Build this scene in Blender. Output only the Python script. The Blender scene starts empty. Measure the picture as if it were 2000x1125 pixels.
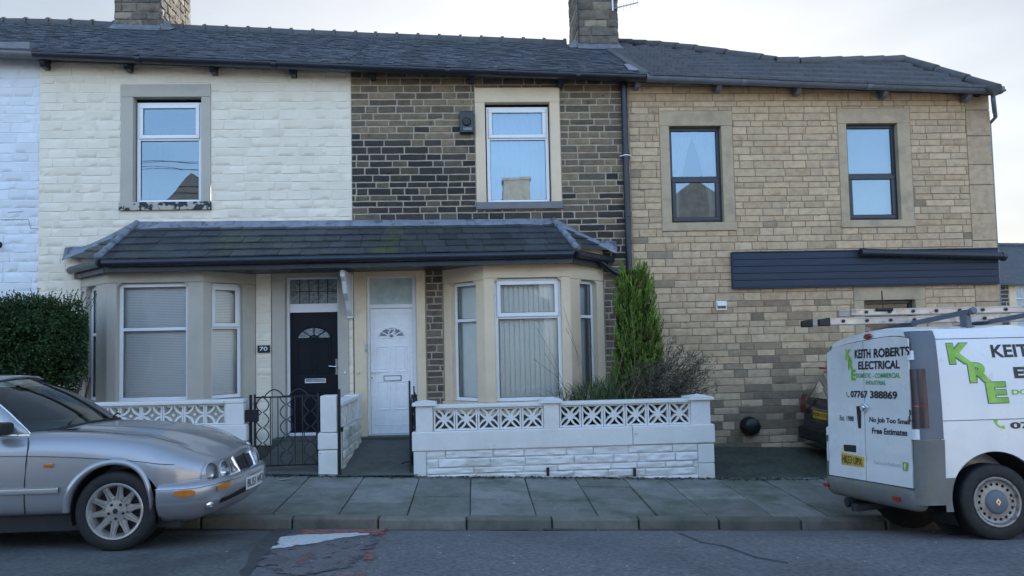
import bpy, bmesh, math, random
from mathutils import Vector, Matrix, noise
random.seed(7)
R = math.radians
scene = bpy.context.scene
# ---------------------------------------------------------------- camera
F = 1444.4; YAW = R(3.0); PIT = R(3.0); ROLL = .022; SHIFT = 40.0
CP = Vector((0, -12, 1.9))
_f = Vector((math.sin(YAW)*math.cos(PIT), math.cos(YAW)*math.cos(PIT), math.sin(PIT)))
_r0 = Vector((math.cos(YAW), -math.sin(YAW), 0)); _u0 = _r0.cross(_f)
_r = _r0*math.cos(ROLL) - _u0*math.sin(ROLL); _u = _u0*math.cos(ROLL) + _r0*math.sin(ROLL)
cam = bpy.data.cameras.new('camera'); co = bpy.data.objects.new('camera', cam); scene.collection.objects.link(co)
cam.sensor_width = 36; cam.lens = 36*F/2000; cam.shift_y = SHIFT/2000; cam.clip_end = 1000; cam.clip_start = .1
m3 = Matrix((_r, _u, -_f)).transposed()
co.matrix_world = Matrix.Translation(CP) @ m3.to_4x4()
scene.camera = co
# ---------------------------------------------------------------- light
SUN_EL = R(9); SUN_AZ = R(8)          # low winter sun behind the houses, a little right of the street normal
wld = bpy.data.worlds.new('World'); scene.world = wld; wld.use_nodes = True
nt = wld.node_tree; bg = nt.nodes['Background']
sky = nt.nodes.new('ShaderNodeTexSky'); sky.sky_type = 'NISHITA'; sky.sun_disc = False
sky.sun_elevation = SUN_EL; sky.sun_rotation = SUN_AZ; sky.air_density = 1.0; sky.dust_density = 1.5; sky.ozone_density = 1.0
# sky colour artificially compressed towards a ceiling, capping the glow round the sun
SKY_K = 3.0
def _vm(op, a, b):
    q = nt.nodes.new('ShaderNodeVectorMath'); q.operation = op
    for i, v in enumerate((a, b)):
        if isinstance(v, tuple): q.inputs[i].default_value = v
        else: nt.links.new(v, q.inputs[i])
    return q.outputs[0]
_nz = nt.nodes.new('ShaderNodeTexNoise'); _nz.inputs['Scale'].default_value = 2.6; _nz.inputs['Detail'].default_value = 5
_mp = nt.nodes.new('ShaderNodeMapping'); _mp.inputs['Scale'].default_value = (1, 1, 3.2); _mp.inputs['Rotation'].default_value = (0, .35, 0); _tc = nt.nodes.new('ShaderNodeTexCoord'); nt.links.new(_tc.outputs['Generated'], _mp.inputs[0]); nt.links.new(_mp.outputs[0], _nz.inputs['Vector'])
_cl = nt.nodes.new('ShaderNodeMapRange'); _cl.inputs[1].default_value = .35; _cl.inputs[2].default_value = .68; _cl.inputs[3].default_value = .90; _cl.inputs[4].default_value = 1.12; nt.links.new(_nz.outputs[0], _cl.inputs[0])
_den = _vm('ADD', _vm('DIVIDE', sky.outputs[0], (SKY_K*.98, SKY_K*1.0, SKY_K*1.03)), (1, 1, 1))
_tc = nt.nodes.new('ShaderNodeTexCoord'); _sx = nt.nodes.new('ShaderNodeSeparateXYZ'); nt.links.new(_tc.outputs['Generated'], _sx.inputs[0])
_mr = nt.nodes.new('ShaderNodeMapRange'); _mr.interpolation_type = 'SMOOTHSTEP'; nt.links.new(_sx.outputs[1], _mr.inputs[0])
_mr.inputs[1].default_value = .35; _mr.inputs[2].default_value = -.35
_mx = nt.nodes.new('ShaderNodeMix'); _mx.data_type = 'RGBA'; nt.links.new(_mr.outputs[0], _mx.inputs[0]); _mx.inputs[6].default_value = (.74, .77, .82, 1); _mx.inputs[7].default_value = (1.72, 1.96, 2.45, 1)  # sky behind the camera brightened and blued to lift the shaded house fronts
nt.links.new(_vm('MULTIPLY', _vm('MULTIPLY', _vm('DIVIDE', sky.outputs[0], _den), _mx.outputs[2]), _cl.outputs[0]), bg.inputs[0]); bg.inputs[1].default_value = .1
sl = bpy.data.lights.new('sun', 'SUN'); sl.energy = 2; sl.angle = R(.5); sl.color = (1, .92, .82)
so = bpy.data.objects.new('sun', sl); scene.collection.objects.link(so)
sd = Vector((math.sin(SUN_AZ)*math.cos(SUN_EL), math.cos(SUN_AZ)*math.cos(SUN_EL), math.sin(SUN_EL)))
so.rotation_euler = sd.to_track_quat('Z', 'Y').to_euler()
scene.view_settings.view_transform = 'Standard'; scene.view_settings.look = 'None'
scene.view_settings.gamma = 1; scene.view_settings.use_curve_mapping = False
scene.view_settings.exposure = 2.62
# ---------------------------------------------------------------- helpers
def ray(px, py): return _f + _r*((px-1000)/F) + _u*((562.5+SHIFT-py)/F)
def P(px, py, y):
    d = ray(px, py); return CP + d*((y-CP.y)/d.y)
def PX(px, y, py=562): return P(px, py, y).x
def PZ(py, y, px=1000): return P(px, py, y).z
def HIT(px, py, A, B):                    # ray against the vertical plane through plan points A, B: (distance along, z)
    d = ray(px, py); ux, uy = B[0]-A[0], B[1]-A[1]; L = math.hypot(ux, uy); nx, ny = uy/L, -ux/L
    t = ((A[0]-CP.x)*nx + (A[1]-CP.y)*ny)/(d.x*nx + d.y*ny); p = CP + d*t
    return ((p.x-A[0])*ux + (p.y-A[1])*uy)/L, p.z
def lerp(a, b, t): return a + (b-a)*t
def interp(x, xs, ys):
    if x <= xs[0]: return ys[0]
    for i in range(len(xs)-1):
        if x <= xs[i+1]: return lerp(ys[i], ys[i+1], (x-xs[i])/(xs[i+1]-xs[i]))
    return ys[-1]
def sstep(a, b, x):
    t = min(1, max(0, (x-a)/(b-a))); return t*t*(3-2*t)

class MB:
    def __init__(s): s.v = []; s.f = []; s.m = []; s.c = []; s.col = (1, 1, 1); s.mi = 0; s.T = None
    def add(s, vs, fs):
        b = len(s.v)
        if s.T is not None: vs = [s.T @ Vector(v) for v in vs]
        s.v.extend([tuple(v) for v in vs]); s.c.extend([s.col]*len(vs))
        s.f.extend([tuple(b+i for i in f) for f in fs]); s.m.extend([s.mi]*len(fs))
    def box(s, x0, x1, y0, y1, z0, z1):
        x0, x1 = min(x0, x1), max(x0, x1); y0, y1 = min(y0, y1), max(y0, y1); z0, z1 = min(z0, z1), max(z0, z1)
        s.add([(x0,y0,z0),(x1,y0,z0),(x1,y1,z0),(x0,y1,z0),(x0,y0,z1),(x1,y0,z1),(x1,y1,z1),(x0,y1,z1)],
              [(0,3,2,1),(4,5,6,7),(0,1,5,4),(1,2,6,5),(2,3,7,6),(3,0,4,7)])
    def hexa(s, p):                       # eight corners, bottom ring then top ring
        s.add(p, [(0,3,2,1),(4,5,6,7),(0,1,5,4),(1,2,6,5),(2,3,7,6),(3,0,4,7)])
    def quad(s, a, b, c, d): s.add([a, b, c, d], [(0,1,2,3)])
    def prism(s, poly, mapf, d0, d1):     # poly of 2-D points, mapf(u, v, depth) -> 3-D
        n = len(poly)
        s.add([mapf(u, v, d0) for u, v in poly] + [mapf(u, v, d1) for u, v in poly],
              [tuple(range(n)), tuple(range(2*n-1, n-1, -1))] + [(i, n+i, n+(i+1) % n, (i+1) % n) for i in range(n)])
    def tube(s, pts, r, n=8, caps=True):
        pts = [Vector(p) for p in pts]; rings = []; up = None
        for i, p in enumerate(pts):
            t = (pts[min(i+1, len(pts)-1)] - pts[max(i-1, 0)]).normalized()
            if up is None: up = Vector((0, 0, 1)) if abs(t.z) < .9 else Vector((1, 0, 0))
            a = t.cross(up)
            if a.length < 1e-4: a = t.cross(Vector((0, 1, 0)))
            a.normalize(); b = a.cross(t).normalized()
            rr = r[i] if isinstance(r, (list, tuple)) else r
            rings.append([p + a*(rr*math.cos(k*2*math.pi/n)) + b*(rr*math.sin(k*2*math.pi/n)) for k in range(n)])
        vs = [v for g in rings for v in g]; fs = []
        for i in range(len(pts)-1):
            for k in range(n): fs.append((i*n+k, i*n+(k+1) % n, (i+1)*n+(k+1) % n, (i+1)*n+k))
        if caps: fs += [tuple(range(n-1, -1, -1)), tuple(range((len(pts)-1)*n, len(pts)*n))]
        s.add(vs, fs)
    def bar(s, a, b, w, h, up=(0, 0, 1)):  # rectangular bar from a to b
        a = Vector(a); b = Vector(b); t = (b-a).normalized(); sd_ = t.cross(Vector(up))
        if sd_.length < 1e-4: sd_ = t.cross(Vector((1, 0, 0)))
        sd_.normalize(); u_ = sd_.cross(t)
        q = lambda p: [p - sd_*w/2 - u_*h/2, p + sd_*w/2 - u_*h/2, p + sd_*w/2 + u_*h/2, p - sd_*w/2 + u_*h/2]
        s.hexa(q(a) + q(b))
    def lathe(s, prof, n, mapf):           # prof of (r, h); mapf(a, b, h) -> 3-D
        vs = []; fs = []; k = len(prof)
        for i in range(n):
            a = 2*math.pi*i/n
            for r_, h in prof: vs.append(mapf(r_*math.cos(a), r_*math.sin(a), h))
        for i in range(n):
            for j in range(k-1): fs.append((i*k+j, ((i+1) % n)*k+j, ((i+1) % n)*k+j+1, i*k+j+1))
        s.add(vs, fs)
    def grid(s, rows, closed=False):
        nr = len(rows); nc = len(rows[0]); vs = [p for r_ in rows for p in r_]; fs = []
        for i in range(nr-1):
            for j in range(nc if closed else nc-1):
                fs.append((i*nc+j, i*nc+(j+1) % nc, (i+1)*nc+(j+1) % nc, (i+1)*nc+j))
        s.add(vs, fs)
    def build(s, name, mats, parent=None, smooth=False, bevel=0, sub=0, solid=0, auto=None, loc=None):
        me = bpy.data.meshes.new(name); me.from_pydata(s.v, [], s.f); me.update()
        for m in (mats if isinstance(mats, (list, tuple)) else [mats]): me.materials.append(m)
        if any(s.m): me.polygons.foreach_set('material_index', s.m)
        if any(c != (1, 1, 1) for c in s.c):
            ca = me.color_attributes.new('Col', 'FLOAT_COLOR', 'POINT')
            ca.data.foreach_set('color', [q for c in s.c for q in (c[0], c[1], c[2], 1)])
        if smooth or auto: me.polygons.foreach_set('use_smooth', [True]*len(me.polygons))
        o = bpy.data.objects.new(name, me); scene.collection.objects.link(o)
        if parent is not None: attach(o, parent)
        if solid:
            q = o.modifiers.new('solid', 'SOLIDIFY'); q.thickness = solid; q.offset = 0
        if sub:
            q = o.modifiers.new('sub', 'SUBSURF'); q.levels = q.render_levels = sub
        if bevel:
            q = o.modifiers.new('bevel', 'BEVEL'); q.width = bevel; q.segments = 2; q.limit_method = 'ANGLE'; q.angle_limit = R(35)
            q.harden_normals = False
        if auto:
            bm = bmesh.new(); bm.from_mesh(me)
            for e in bm.edges:
                if len(e.link_faces) == 2 and e.calc_face_angle(0) > R(auto): e.smooth = False
            bm.to_mesh(me); bm.free()
        return o
WM = {}
def attach(o, parent):
    o.parent = parent; w = WM.get(parent.name)
    if w is not None: o.matrix_parent_inverse = w.inverted()
def thing(name, label, cat, loc=(0, 0, 0), group=None, local=False, rot=(0, 0, 0)):
    o = bpy.data.objects.new(name, None); o.empty_display_size = .2; scene.collection.objects.link(o)
    o.location = loc; o.rotation_euler = rot; tag(o, label, cat, group)
    if not local: WM[o.name] = Matrix.Translation(Vector(loc))
    return o
def tag(o, label=None, cat=None, group=None, kind=None):
    if label: o['label'] = label
    if cat: o['category'] = cat
    if group: o['group'] = group
    if kind: o['kind'] = kind
    return o
# ---------------------------------------------------------------- materials
def mat(name, c, rough=.6, metal=0, spec=.5, var=.12, scale=4, bump=0, bscale=40, attr=False, c2=None, c2s=1.5, lo=.5, hi=.65, coat=0, st=(1, 1, 1), det=6, fade=0, famp=.75, c3=None, c3s=12, lo3=.6, hi3=.7, rvar=.1):
    m = bpy.data.materials.new(name); m.use_nodes = True; n = m.node_tree; L = n.links.new
    b = n.nodes['Principled BSDF']; N = n.nodes.new
    tc = N('ShaderNodeTexCoord'); mp = N('ShaderNodeMapping'); mp.inputs['Scale'].default_value = st; L(tc.outputs['Object'], mp.inputs[0])
    def nz(sc, d=det, r_=.6):
        q = N('ShaderNodeTexNoise'); q.inputs['Scale'].default_value = sc; q.inputs['Detail'].default_value = d; q.inputs['Roughness'].default_value = r_
        L(mp.outputs[0], q.inputs['Vector']); return q.outputs['Fac']
    def ramp(fac, a, b_, va=0, vb=1):
        q = N('ShaderNodeMapRange'); q.inputs[1].default_value = a; q.inputs[2].default_value = b_; q.inputs[3].default_value = va; q.inputs[4].default_value = vb
        L(fac, q.inputs[0]); return q.outputs[0]
    rgb = N('ShaderNodeRGB'); rgb.outputs[0].default_value = (*c, 1); cur = rgb.outputs[0]
    def mix(fac, a, b_, mode='MIX'):
        q = N('ShaderNodeMix'); q.data_type = 'RGBA'; q.blend_type = mode
        if isinstance(fac, float): q.inputs[0].default_value = fac
        else: L(fac, q.inputs[0])
        L(a, q.inputs[6])
        if isinstance(b_, tuple): q.inputs[7].default_value = (*b_, 1)
        else: L(b_, q.inputs[7])
        return q.outputs[2]
    if attr:
        at = N('ShaderNodeAttribute'); at.attribute_name = 'Col'; cur = mix(1.0, cur, at.outputs['Color'], 'MULTIPLY')
    if c2: cur = mix(ramp(nz(c2s), lo, hi), cur, c2)
    if c3: cur = mix(ramp(nz(c3s), lo3, hi3), cur, c3)
    if var:
        f_ = ramp(nz(scale), .3, .7, 1-var, 1+var); cb = N('ShaderNodeCombineColor')
        for i in range(3): L(f_, cb.inputs[i])
        cur = mix(1.0, cur, cb.outputs[0], 'MULTIPLY')
    L(cur, b.inputs['Base Color'])
    b.inputs['Metallic'].default_value = metal; b.inputs['Specular IOR Level'].default_value = spec
    if rvar and rough > .02: L(ramp(nz(scale*2.3), .3, .7, max(.0, rough-rvar), min(1, rough+rvar)), b.inputs['Roughness'])
    else: b.inputs['Roughness'].default_value = rough
    if fade:                               # paint worn away towards its ragged edge
        at = N('ShaderNodeAttribute'); at.attribute_name = 'Col'; ad = N('ShaderNodeMath'); ad.operation = 'ADD'; L(at.outputs['Fac'], ad.inputs[0]); L(ramp(nz(9), .3, .7, -famp, famp), ad.inputs[1])
        tr = N('ShaderNodeBsdfTransparent'); ms = N('ShaderNodeMixShader'); L(ramp(ad.outputs[0], .5-fade, .5+fade), ms.inputs[0]); L(tr.outputs[0], ms.inputs[1]); L(b.outputs[0], ms.inputs[2]); L(ms.outputs[0], n.nodes['Material Output'].inputs[0])
    if coat: b.inputs['Coat Weight'].default_value = coat; b.inputs['Coat Roughness'].default_value = .04
    if bump:
        bp = N('ShaderNodeBump'); bp.inputs['Strength'].default_value = 1; bp.inputs['Distance'].default_value = bump
        L(nz(bscale, 8, .65), bp.inputs['Height']); L(bp.outputs[0], b.inputs['Normal'])
    return m
def glass_mat(name, tint=(.85, .9, .9), ior=2.2, wob=.0012, wscale=2.2, rc=(.95, .97, 1), fade=False):
    m = bpy.data.materials.new(name); m.use_nodes = True; n = m.node_tree; N = n.nodes.new; L = n.links.new
    n.nodes.remove(n.nodes['Principled BSDF']); out = n.nodes['Material Output']
    fr = N('ShaderNodeFresnel'); fr.inputs[0].default_value = ior
    tr = N('ShaderNodeBsdfTransparent'); tr.inputs[0].default_value = (*tint, 1)
    gl = N('ShaderNodeBsdfGlossy'); gl.inputs['Roughness'].default_value = .01; gl.inputs[0].default_value = (*rc, 1)
    mx = N('ShaderNodeMixShader'); L(fr.outputs[0], mx.inputs[0]); L(tr.outputs[0], mx.inputs[1]); L(gl.outputs[0], mx.inputs[2]); L(mx.outputs[0], out.inputs[0])
    if wob:
        tc = N('ShaderNodeTexCoord'); q = N('ShaderNodeTexNoise'); q.inputs['Scale'].default_value = wscale; q.inputs['Detail'].default_value = 1
        L(tc.outputs['Object'], q.inputs['Vector']); bp = N('ShaderNodeBump'); bp.inputs['Distance'].default_value = wob*10; bp.inputs['Strength'].default_value = .35
        L(q.outputs[0], bp.inputs['Height']); L(bp.outputs[0], gl.inputs['Normal'])
    return m
M = {}
M['cream'] = mat('cream_paint', (.80, .715, .59), .55, var=.05, scale=2.5, bump=.003, bscale=26, attr=True, c2=(.62, .57, .45), c2s=.9, lo=.56, hi=.8, c3=(.42, .38, .30), c3s=14, lo3=.70, hi3=.78)
M['blue_paint'] = mat('pale_blue_paint', (.70, .73, .78), .55, var=.05, scale=2.5, bump=.003, bscale=26, attr=True, c3=(.4, .42, .45), c3s=14, lo3=.70, hi3=.78)
M['mortar_pale'] = mat('pale_mortar', (.40, .34, .26), .9, var=.2, scale=8, bump=.004, bscale=60)
M['mortar_tan'] = mat('tan_mortar', (.24, .185, .125), .9, var=.2, scale=8, bump=.004, bscale=60)
M['stone_dark'] = mat('sooted_stone', (1, 1, 1), .85, var=.25, scale=9, bump=.007, bscale=26, attr=True, c3=(.05, .045, .04), c3s=7, lo3=.60, hi3=.75)
M['stone_tan'] = mat('tan_stone', (1, 1, 1), .85, var=.20, scale=9, bump=.005, bscale=30, attr=True, c3=(.20, .15, .10), c3s=9, lo3=.62, hi3=.78)
M['smooth_tan'] = mat('dressed_sandstone', (.45, .35, .235), .8, var=.1, scale=5, bump=.002, bscale=60, c2=(.30, .245, .175), c2s=2.4, lo=.5, hi=.72)
M['taupe'] = mat('taupe_painted_stone', (.46, .42, .355), .6, var=.05, scale=4, bump=.002, bscale=30, c2=(.34, .31, .265), c2s=2, lo=.55, hi=.8)
M['ivory'] = mat('ivory_painted_stone', (.74, .59, .41), .6, var=.06, scale=4, bump=.002, bscale=30, c2=(.55, .45, .33), c2s=2, lo=.55, hi=.8)
M['flaky'] = mat('flaking_sill_paint', (.44, .40, .34), .7, var=.06, c3=(.02, .025, .035), c3s=9, lo3=.50, hi3=.53)
M['grey_sill'] = mat('grey_sill_paint', (.17, .16, .17), .6, var=.1)
M['upvc'] = mat('white_upvc', (.80, .81, .83), .3, var=.02, scale=3, rvar=.04)
M['upvc_door'] = mat('white_upvc_door', (.82, .83, .85), .28, var=.02, scale=3, rvar=.04)
M['rubber'] = mat('black_gasket', (.012, .012, .014), .5, var=0)
M['anthracite'] = mat('anthracite_frame', (.022, .028, .038), .35, var=.05, rvar=.04)
M['navy_trim'] = mat('navy_fascia_paint', (.016, .021, .033), .35, var=.15, bump=.001, bscale=20)
M['grey_gutter'] = mat('weathered_gutter', (.15, .175, .225), .45, var=.2)
M['old_gutter'] = mat('old_grey_gutter', (.16, .17, .18), .6, var=.25)
M['slate'] = mat('roof_slate', (1, 1, 1), .55, var=.25, scale=12, bump=.003, bscale=40, attr=True, c2=(.10, .11, .085), c2s=2.5, lo=.6, hi=.8)
M['moss_slate'] = mat('mossy_canopy_slate', (1, 1, 1), .6, var=.2, scale=7, bump=.004, bscale=30, attr=True, c2=(.055, .062, .045), c2s=1.2, lo=.45, hi=.7, c3=(.085, .10, .03), c3s=.55, lo3=.58, hi3=.72)
M['tile'] = mat('concrete_roof_tile', (1, 1, 1), .6, var=.15, scale=8, bump=.003, bscale=50, attr=True)
M['lead'] = mat('lead_flashing', (.20, .22, .265), .5, var=.2, scale=6, bump=.004, bscale=14, c3=(.10, .11, .13), c3s=9, lo3=.55, hi3=.66)
M['ridge'] = mat('ridge_tile', (.085, .085, .088), .7, var=.2, bump=.004)
M['chimney'] = mat('sooty_chimney_stone', (1, 1, 1), .9, var=.25, scale=7, bump=.012, bscale=18, attr=True, c3=(.10, .085, .07), c3s=5, lo3=.5, hi3=.7)
M['glass'] = glass_mat('window_glass', (.97, .98, .98), 1.6)
M['glass_up'] = glass_mat('bright_window_glass', (.85, .9, .95), 3.0, .0008, 1.1, (.62, .83, 1.0))
M['glass_frost'] = mat('frosted_glass', (.42, .50, .48), .25, var=.25, scale=3.5, bump=.004, bscale=60)
M['obscure'] = mat('leaded_obscure_glass', (.20, .23, .24), .2, var=.5, scale=22, bump=.012, bscale=45)
M['blind'] = mat('blind_fabric', (.90, .93, .89), .7, var=.04)
M['slat'] = mat('venetian_slat', (.86, .88, .88), .5, var=.03)
M['curtain'] = mat('sheer_curtain', (.62, .68, .75), .8, var=.05)
M['interior'] = mat('dim_room_wall', (.10, .12, .14), .9, var=.1)
M['door_black'] = mat('black_composite_door', (.0045, .006, .011), .5, var=.05, spec=.25)
M['chrome'] = mat('polished_chrome', (.75, .76, .78), .12, metal=1, var=.05, rvar=.05)
M['steel'] = mat('brushed_steel', (.55, .56, .58), .3, metal=1, var=.08)
M['white_paint'] = mat('white_masonry_paint', (.74, .73, .70), .6, var=.05, scale=4, bump=.004, bscale=24, c2=(.62, .60, .53), c2s=1.8, lo=.55, hi=.8, c3=(.33, .31, .26), c3s=12, lo3=.68, hi3=.76)
M['white_rock'] = mat('white_rock_faced_paint', (.76, .75, .73), .6, var=.05, scale=4, bump=.012, bscale=14, c2=(.55, .53, .46), c2s=1.6, lo=.6, hi=.8, c3=(.20, .19, .15), c3s=11, lo3=.69, hi3=.75)
M['white_green'] = mat('algae_stained_white_paint', (.60, .63, .58), .65, var=.08, scale=4, bump=.010, bscale=16, c2=(.22, .27, .19), c2s=2.2, lo=.5, hi=.68)
M['iron'] = mat('black_wrought_iron', (.010, .011, .013), .45, var=.2)
M['alarm'] = mat('dark_alarm_plastic', (.012, .016, .025), .35, var=.05)
M['bracket'] = mat('white_bracket_paint', (.72, .74, .78), .5, var=.04)
M['asphalt'] = mat('worn_asphalt', (.155, .152, .155), .85, var=.42, scale=24, bump=.010, bscale=45, c2=(.115, .113, .118), c2s=.8, lo=.45, hi=.65, c3=(.27, .27, .27), c3s=34, lo3=.66, hi3=.72)
M['asphalt_patch'] = mat('smooth_asphalt_patch', (.11, .115, .112), .8, var=.35, scale=24, bump=.004, bscale=140, c2=(.065, .07, .072), c2s=1.2)
M['seam'] = mat('bitumen_seam', (.055, .055, .058), .6, var=.3, bump=.004, bscale=60)
M['flag'] = mat('paving_flag', (1, 1, 1), .75, var=.18, scale=5, bump=.002, bscale=70, attr=True, c2=(.095, .115, .08), c2s=1.6, lo=.46, hi=.66, c3=(.075, .075, .068), c3s=16, lo3=.64, hi3=.70)
M['kerb'] = mat('kerb_stone', (1, 1, 1), .8, var=.25, scale=6, bump=.004, bscale=40, attr=True, c2=(.07, .08, .06), c2s=3, lo=.5, hi=.68)
M['joint'] = mat('mossy_joint', (.045, .052, .036), .95, var=.4, scale=20, bump=.006, bscale=60)
M['path'] = mat('damp_concrete_path', (.10, .105, .095), .8, var=.2, scale=5, bump=.003, bscale=50, c2=(.06, .072, .055), c2s=1.8, lo=.45, hi=.65)
M['drive'] = mat('mossy_driveway', (.060, .072, .052), .9, var=.35, scale=12, bump=.008, bscale=50, c2=(.035, .045, .030), c2s=1.6, lo=.45, hi=.65)
M['soil'] = mat('garden_soil', (.05, .04, .03), .95, var=.4, bump=.02, bscale=20)
M['road_white'] = mat('worn_white_road_paint', (.58, .59, .59), .7, fade=.10, famp=.28, var=.12, scale=20, bump=.002, bscale=80, c3=(.13, .13, .13), c3s=32, lo3=.60, hi3=.68)
M['road_red'] = mat('faded_red_road_surfacing', (.33, .125, .11), .85, fade=.45, var=.25, scale=50, bump=.004, bscale=90, c3=(.125, .11, .118), c3s=7, lo3=.50, hi3=.72)
M['road_worn'] = mat('worn_coloured_asphalt', (.145, .132, .138), .85, fade=.3, var=.35, scale=50, bump=.006, bscale=90, c2=(.085, .085, .092), c2s=2.2, lo=.45, hi=.62)
M['litter'] = mat('pale_litter', (.5, .5, .48), .7, var=.1)
# ---------------------------------------------------------------- ground functions
def gz(x): return -.037*x
def zroad(x, y):
    t = max(0, -4.16-y); A = .21+.0142*max(-8, min(8, x))
    return gz(x) + A*(1-math.exp(-t/1.2))/(1-math.exp(-1.2)) - (max(0, t-4.2)*.06)
def zpav(x, y): return gz(x) + .11 + .045*(y+4.16)
def GR(px, py, zf):                        # pixel to a point on a height field
    d = ray(px, py); t = 3.0
    for _ in range(4000):
        p = CP + d*t
        if p.z <= zf(p.x, p.y): break
        t += .004
    return p
# ---------------------------------------------------------------- house builders
def rects(x0, x1, z0, z1, ops):
    out = [(x0, x1, z0, z1)]
    for a, b, c, d in ops:
        nx = []
        for (p, q, r_, s) in out:
            if a >= q or b <= p or c >= s or d <= r_: nx.append((p, q, r_, s)); continue
            if a > p: nx.append((p, a, r_, s))
            if b < q: nx.append((b, q, r_, s))
            l, h = max(a, p), min(b, q)
            if c > r_: nx.append((l, h, r_, c))
            if d < s: nx.append((l, h, d, s))
        out = nx
    return out
def stone_face(mb, x0, x1, z0, z1, joint, relief, rough, top, e=.012, yb=.004, dx=.075, rows_=None):
    j = joint/2; a, b, c, d = x0+j, x1-j, z0+j, z1-j
    if b-a < .02 or d-c < .015: return
    nx = max(1, int((b-a)/dx)); e = min(e, (b-a)*.3, (d-c)*.3)
    us = [a, a+e] + [a+e+(b-a-2*e)*i/nx for i in range(1, nx)] + [b-e, b]; vs_ = [c, c+e] + ([(c+d)/2] if not rows_ else [lerp(c+e, d-e, i/rows_) for i in range(1, rows_)]) + [d-e, d]
    k = random.random()*50; tl = random.uniform(-.004, .004)*rough*150; rel = relief*random.uniform(.7, 1.3); rows = []
    for iv, v in enumerate(vs_):
        row = []
        for iu, u in enumerate(us):
            ed = iv in (0, len(vs_)-1) or iu in (0, len(us)-1)
            y = yb if ed else -(rel + rough*noise.noise(Vector((u*9+k, v*16, k))) + tl*(v-(c+d)/2)/(d-c))
            du = joint*.35*noise.noise(Vector((u*6, v*6, k+9))); dv = joint*.35*noise.noise(Vector((u*6, v*6, k+17)))
            row.append((u+du, y, min(v+dv, top(u))))
        rows.append(row)
    mb.grid(rows)
def stone_wall(parent, x0, x1, z0, z1, ops, top, mstone, mmortar, hc, ln, joint, relief, rough, colf, y=0, name='stone_wall', e=.012, yb=.004):
    mb = MB(); mm = MB(); z = z0; xs = sorted(set([x0, x1] + [o[0] for o in ops if x0 < o[0] < x1] + [o[1] for o in ops if x0 < o[1] < x1] + [x0 + .5*i for i in range(1, int((x1-x0)/.5))]))
    for a, b in zip(xs, xs[1:]):
        for (p, q, r_, s) in rects(a, b, z0, z1, ops):
            if min(top(p), top(q)) <= r_+.01: continue
            mm.add([(p, 0, r_), (q, 0, r_), (q, 0, min(s, top(q))), (p, 0, min(s, top(p)))], [(0, 1, 2, 3)])
    while z < z1-.03:
        h = random.uniform(*hc); x = x0 - random.uniform(0, ln[1]) ; zb = min(z+h, z1)
        while x < x1:
            l = random.uniform(*ln); a, b = max(x, x0), min(x+l, x1); x += l
            if b-a < .03: continue
            for (p, q, r_, s) in rects(a, b, z, zb, ops):
                if q-p < .03 or s-r_ < .03 or r_ > min(top(p), top(q))-.02: continue
                mb.col = colf((p+q)/2, (r_+s)/2); stone_face(mb, p, q, r_, s, joint, relief, rough, top, e=e, yb=yb)
        z = zb
    n = len(mb.v); off = len(mb.v)
    mb.v += mm.v; mb.f += [tuple(i+off for i in f) for f in mm.f]; mb.m += [1]*len(mm.f); mb.c += [(1, .999, 1)]*len(mm.v)
    if y: mb.v = [(a, b+y, c) for a, b, c in mb.v]
    return mb.build(name, [mstone, mmortar], parent, auto=50)

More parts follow.
